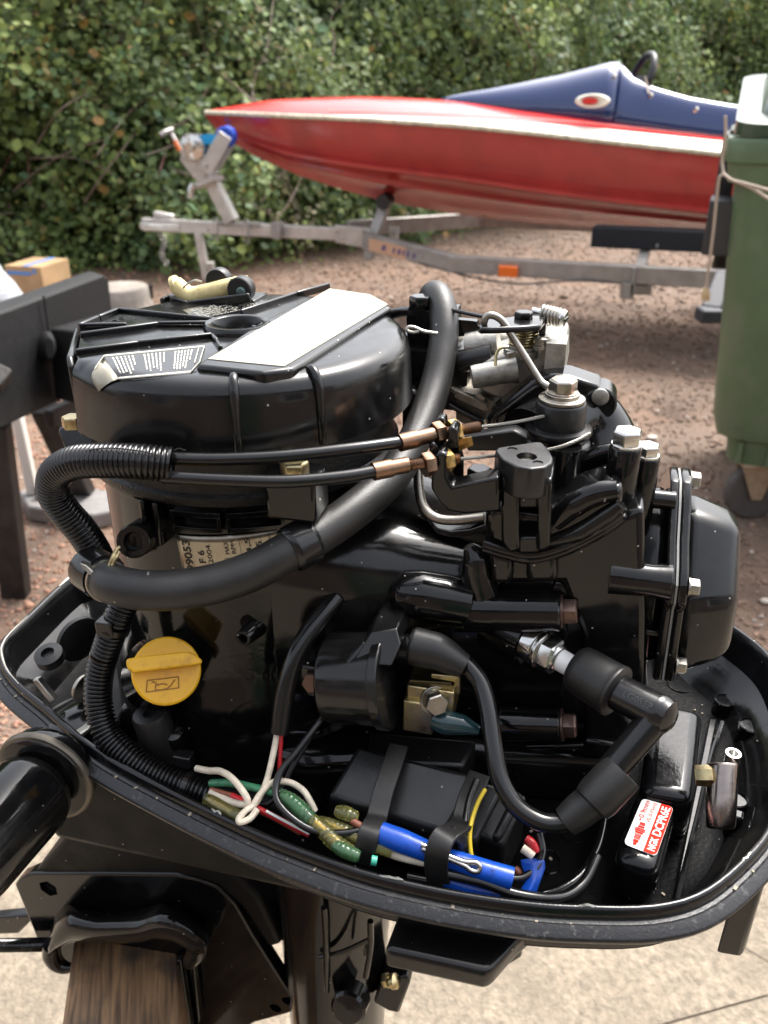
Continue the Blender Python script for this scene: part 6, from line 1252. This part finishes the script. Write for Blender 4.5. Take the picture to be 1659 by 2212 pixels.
tl0, tl1 = W(95, 1680, .47), W(-100, 1905, .405); tax = tl1-tl0
tiller = part('tiller_arm', [g_lathe(tl0+tax.normalized()*.006, tax, [(20, 0), (23, 4), (24.5, 10), (23.5, 30), (22.5, tax.length/mm*.75), (21, tax.length/mm)], 40)], K_PAINT, motor, sharp=50)
part('tiller_collar', g_lathe(tl0, tax, [(23, -14), (27, -10), (28, -5), (28, -1), (26.6, 1.5), (23, 3)], 48), K_PAINT, tiller)
part('collar_ring', g_lathe(tl0, tax, [(28, -3.6), (29.4, -2.8), (29.6, -1), (28.6, .8), (27, 1)], 56), M('worn_grey_ring', (.13, .115, .092), .38, .7, bump=(200, .3), var=.3), tiller)
part('steering_bracket', [g_box(E(-20, -60, -70), (.09, .05, .035), EAX)], K_DULL, motor, bevel=.008, seg=3)
part('steering_bracket', [g_prism(pts([(130,1790),(240,1800),(480,1875),(620,1960),(600,1990),(120,1860)], Wb, 10), B*.05)], K_DULL, motor, bevel=.008, seg=3)
mid0 = E(62, -25, -60)
part('steering_spindle', g_cyl(W(140,1640,.53), tl0, .02), K_PAINT, motor)
part('drive_shaft_housing', [g_loft([[mid0+A*(math.cos(t)*r*mm)+B*(math.sin(t)*r2*mm)-K*(d*mm)-A*(sh_*mm) for t in [2*math.pi*k/40 for k in range(40)]] for d, r, r2, sh_ in ((0, 72, 55, 0), (30, 66, 50, 2), (70, 54, 46, 4), (120, 45, 43, 8), (190, 41, 42, 10), (420, 34, 50, 10), (800, 30, 48, 10))])], K_PAINT, motor, sharp=60)
part('housing_fin', [g_prism([Wb(x, y, -62) for x, y in ((608,1895),(640,1900),(660,1960),(668,1998),(648,1985),(625,1945))], B*.02)], M('grey_alloy_fin', (.12, .12, .105), .4, .5, bump=(200, .2)), motor, bevel=.002)
part('housing_ribs', [g_tube([Wb(x, y, -72) for x, y in ((700,1960),(704,2030),(706,2140))], .0022, 10), g_tube([Wb(x, y, -70) for x, y in ((800,1990),(800,2050),(790,2110))], .0022, 10), g_tube([Wb(x, y, -70) for x, y in ((690,2068),(740,2056),(798,2030))], .0018, 10)], K_PAINT, motor)
part('swivel_bracket', [g_cyl(Wb(655, 2182, -66), Wb(800, 2180, -66), .0125), g_cyl(Wb(770, 2181, -66), Wb(776, 2181, -66), .0138), g_cyl(Wb(795, 2181, -66), Wb(803, 2181, -66), .0132), g_lathe(Wb(757, 2166, -70), -B+K*.4, [(13, -8), (13, 6), (11, 8), (0, 8.5)], 28), g_prism([Wb(x, y, -60) for x, y in ((648,2148),(760,2150),(760,2180),(650,2170))], B*.03)], K_PAINT, motor, bevel=.001)
part('swivel_bracket', [g_prism([Wb(x, y, -50) for x, y in ((820,2125),(876,2108),(886,2124),(862,2190),(840,2186),(806,2166))], B*.03)], K_CAST, motor, bevel=.002)
part('grease_nipple', [g_lathe(Wb(838, 2122, -52), A+K*.6, [(4, 0), (4, 4), (5.5, 4), (5.5, 7), (3, 8), (0, 9)], 16), g_hex(Wb(830,2118,-52), A+K*.6, 9, 4)], ZINC, motor)
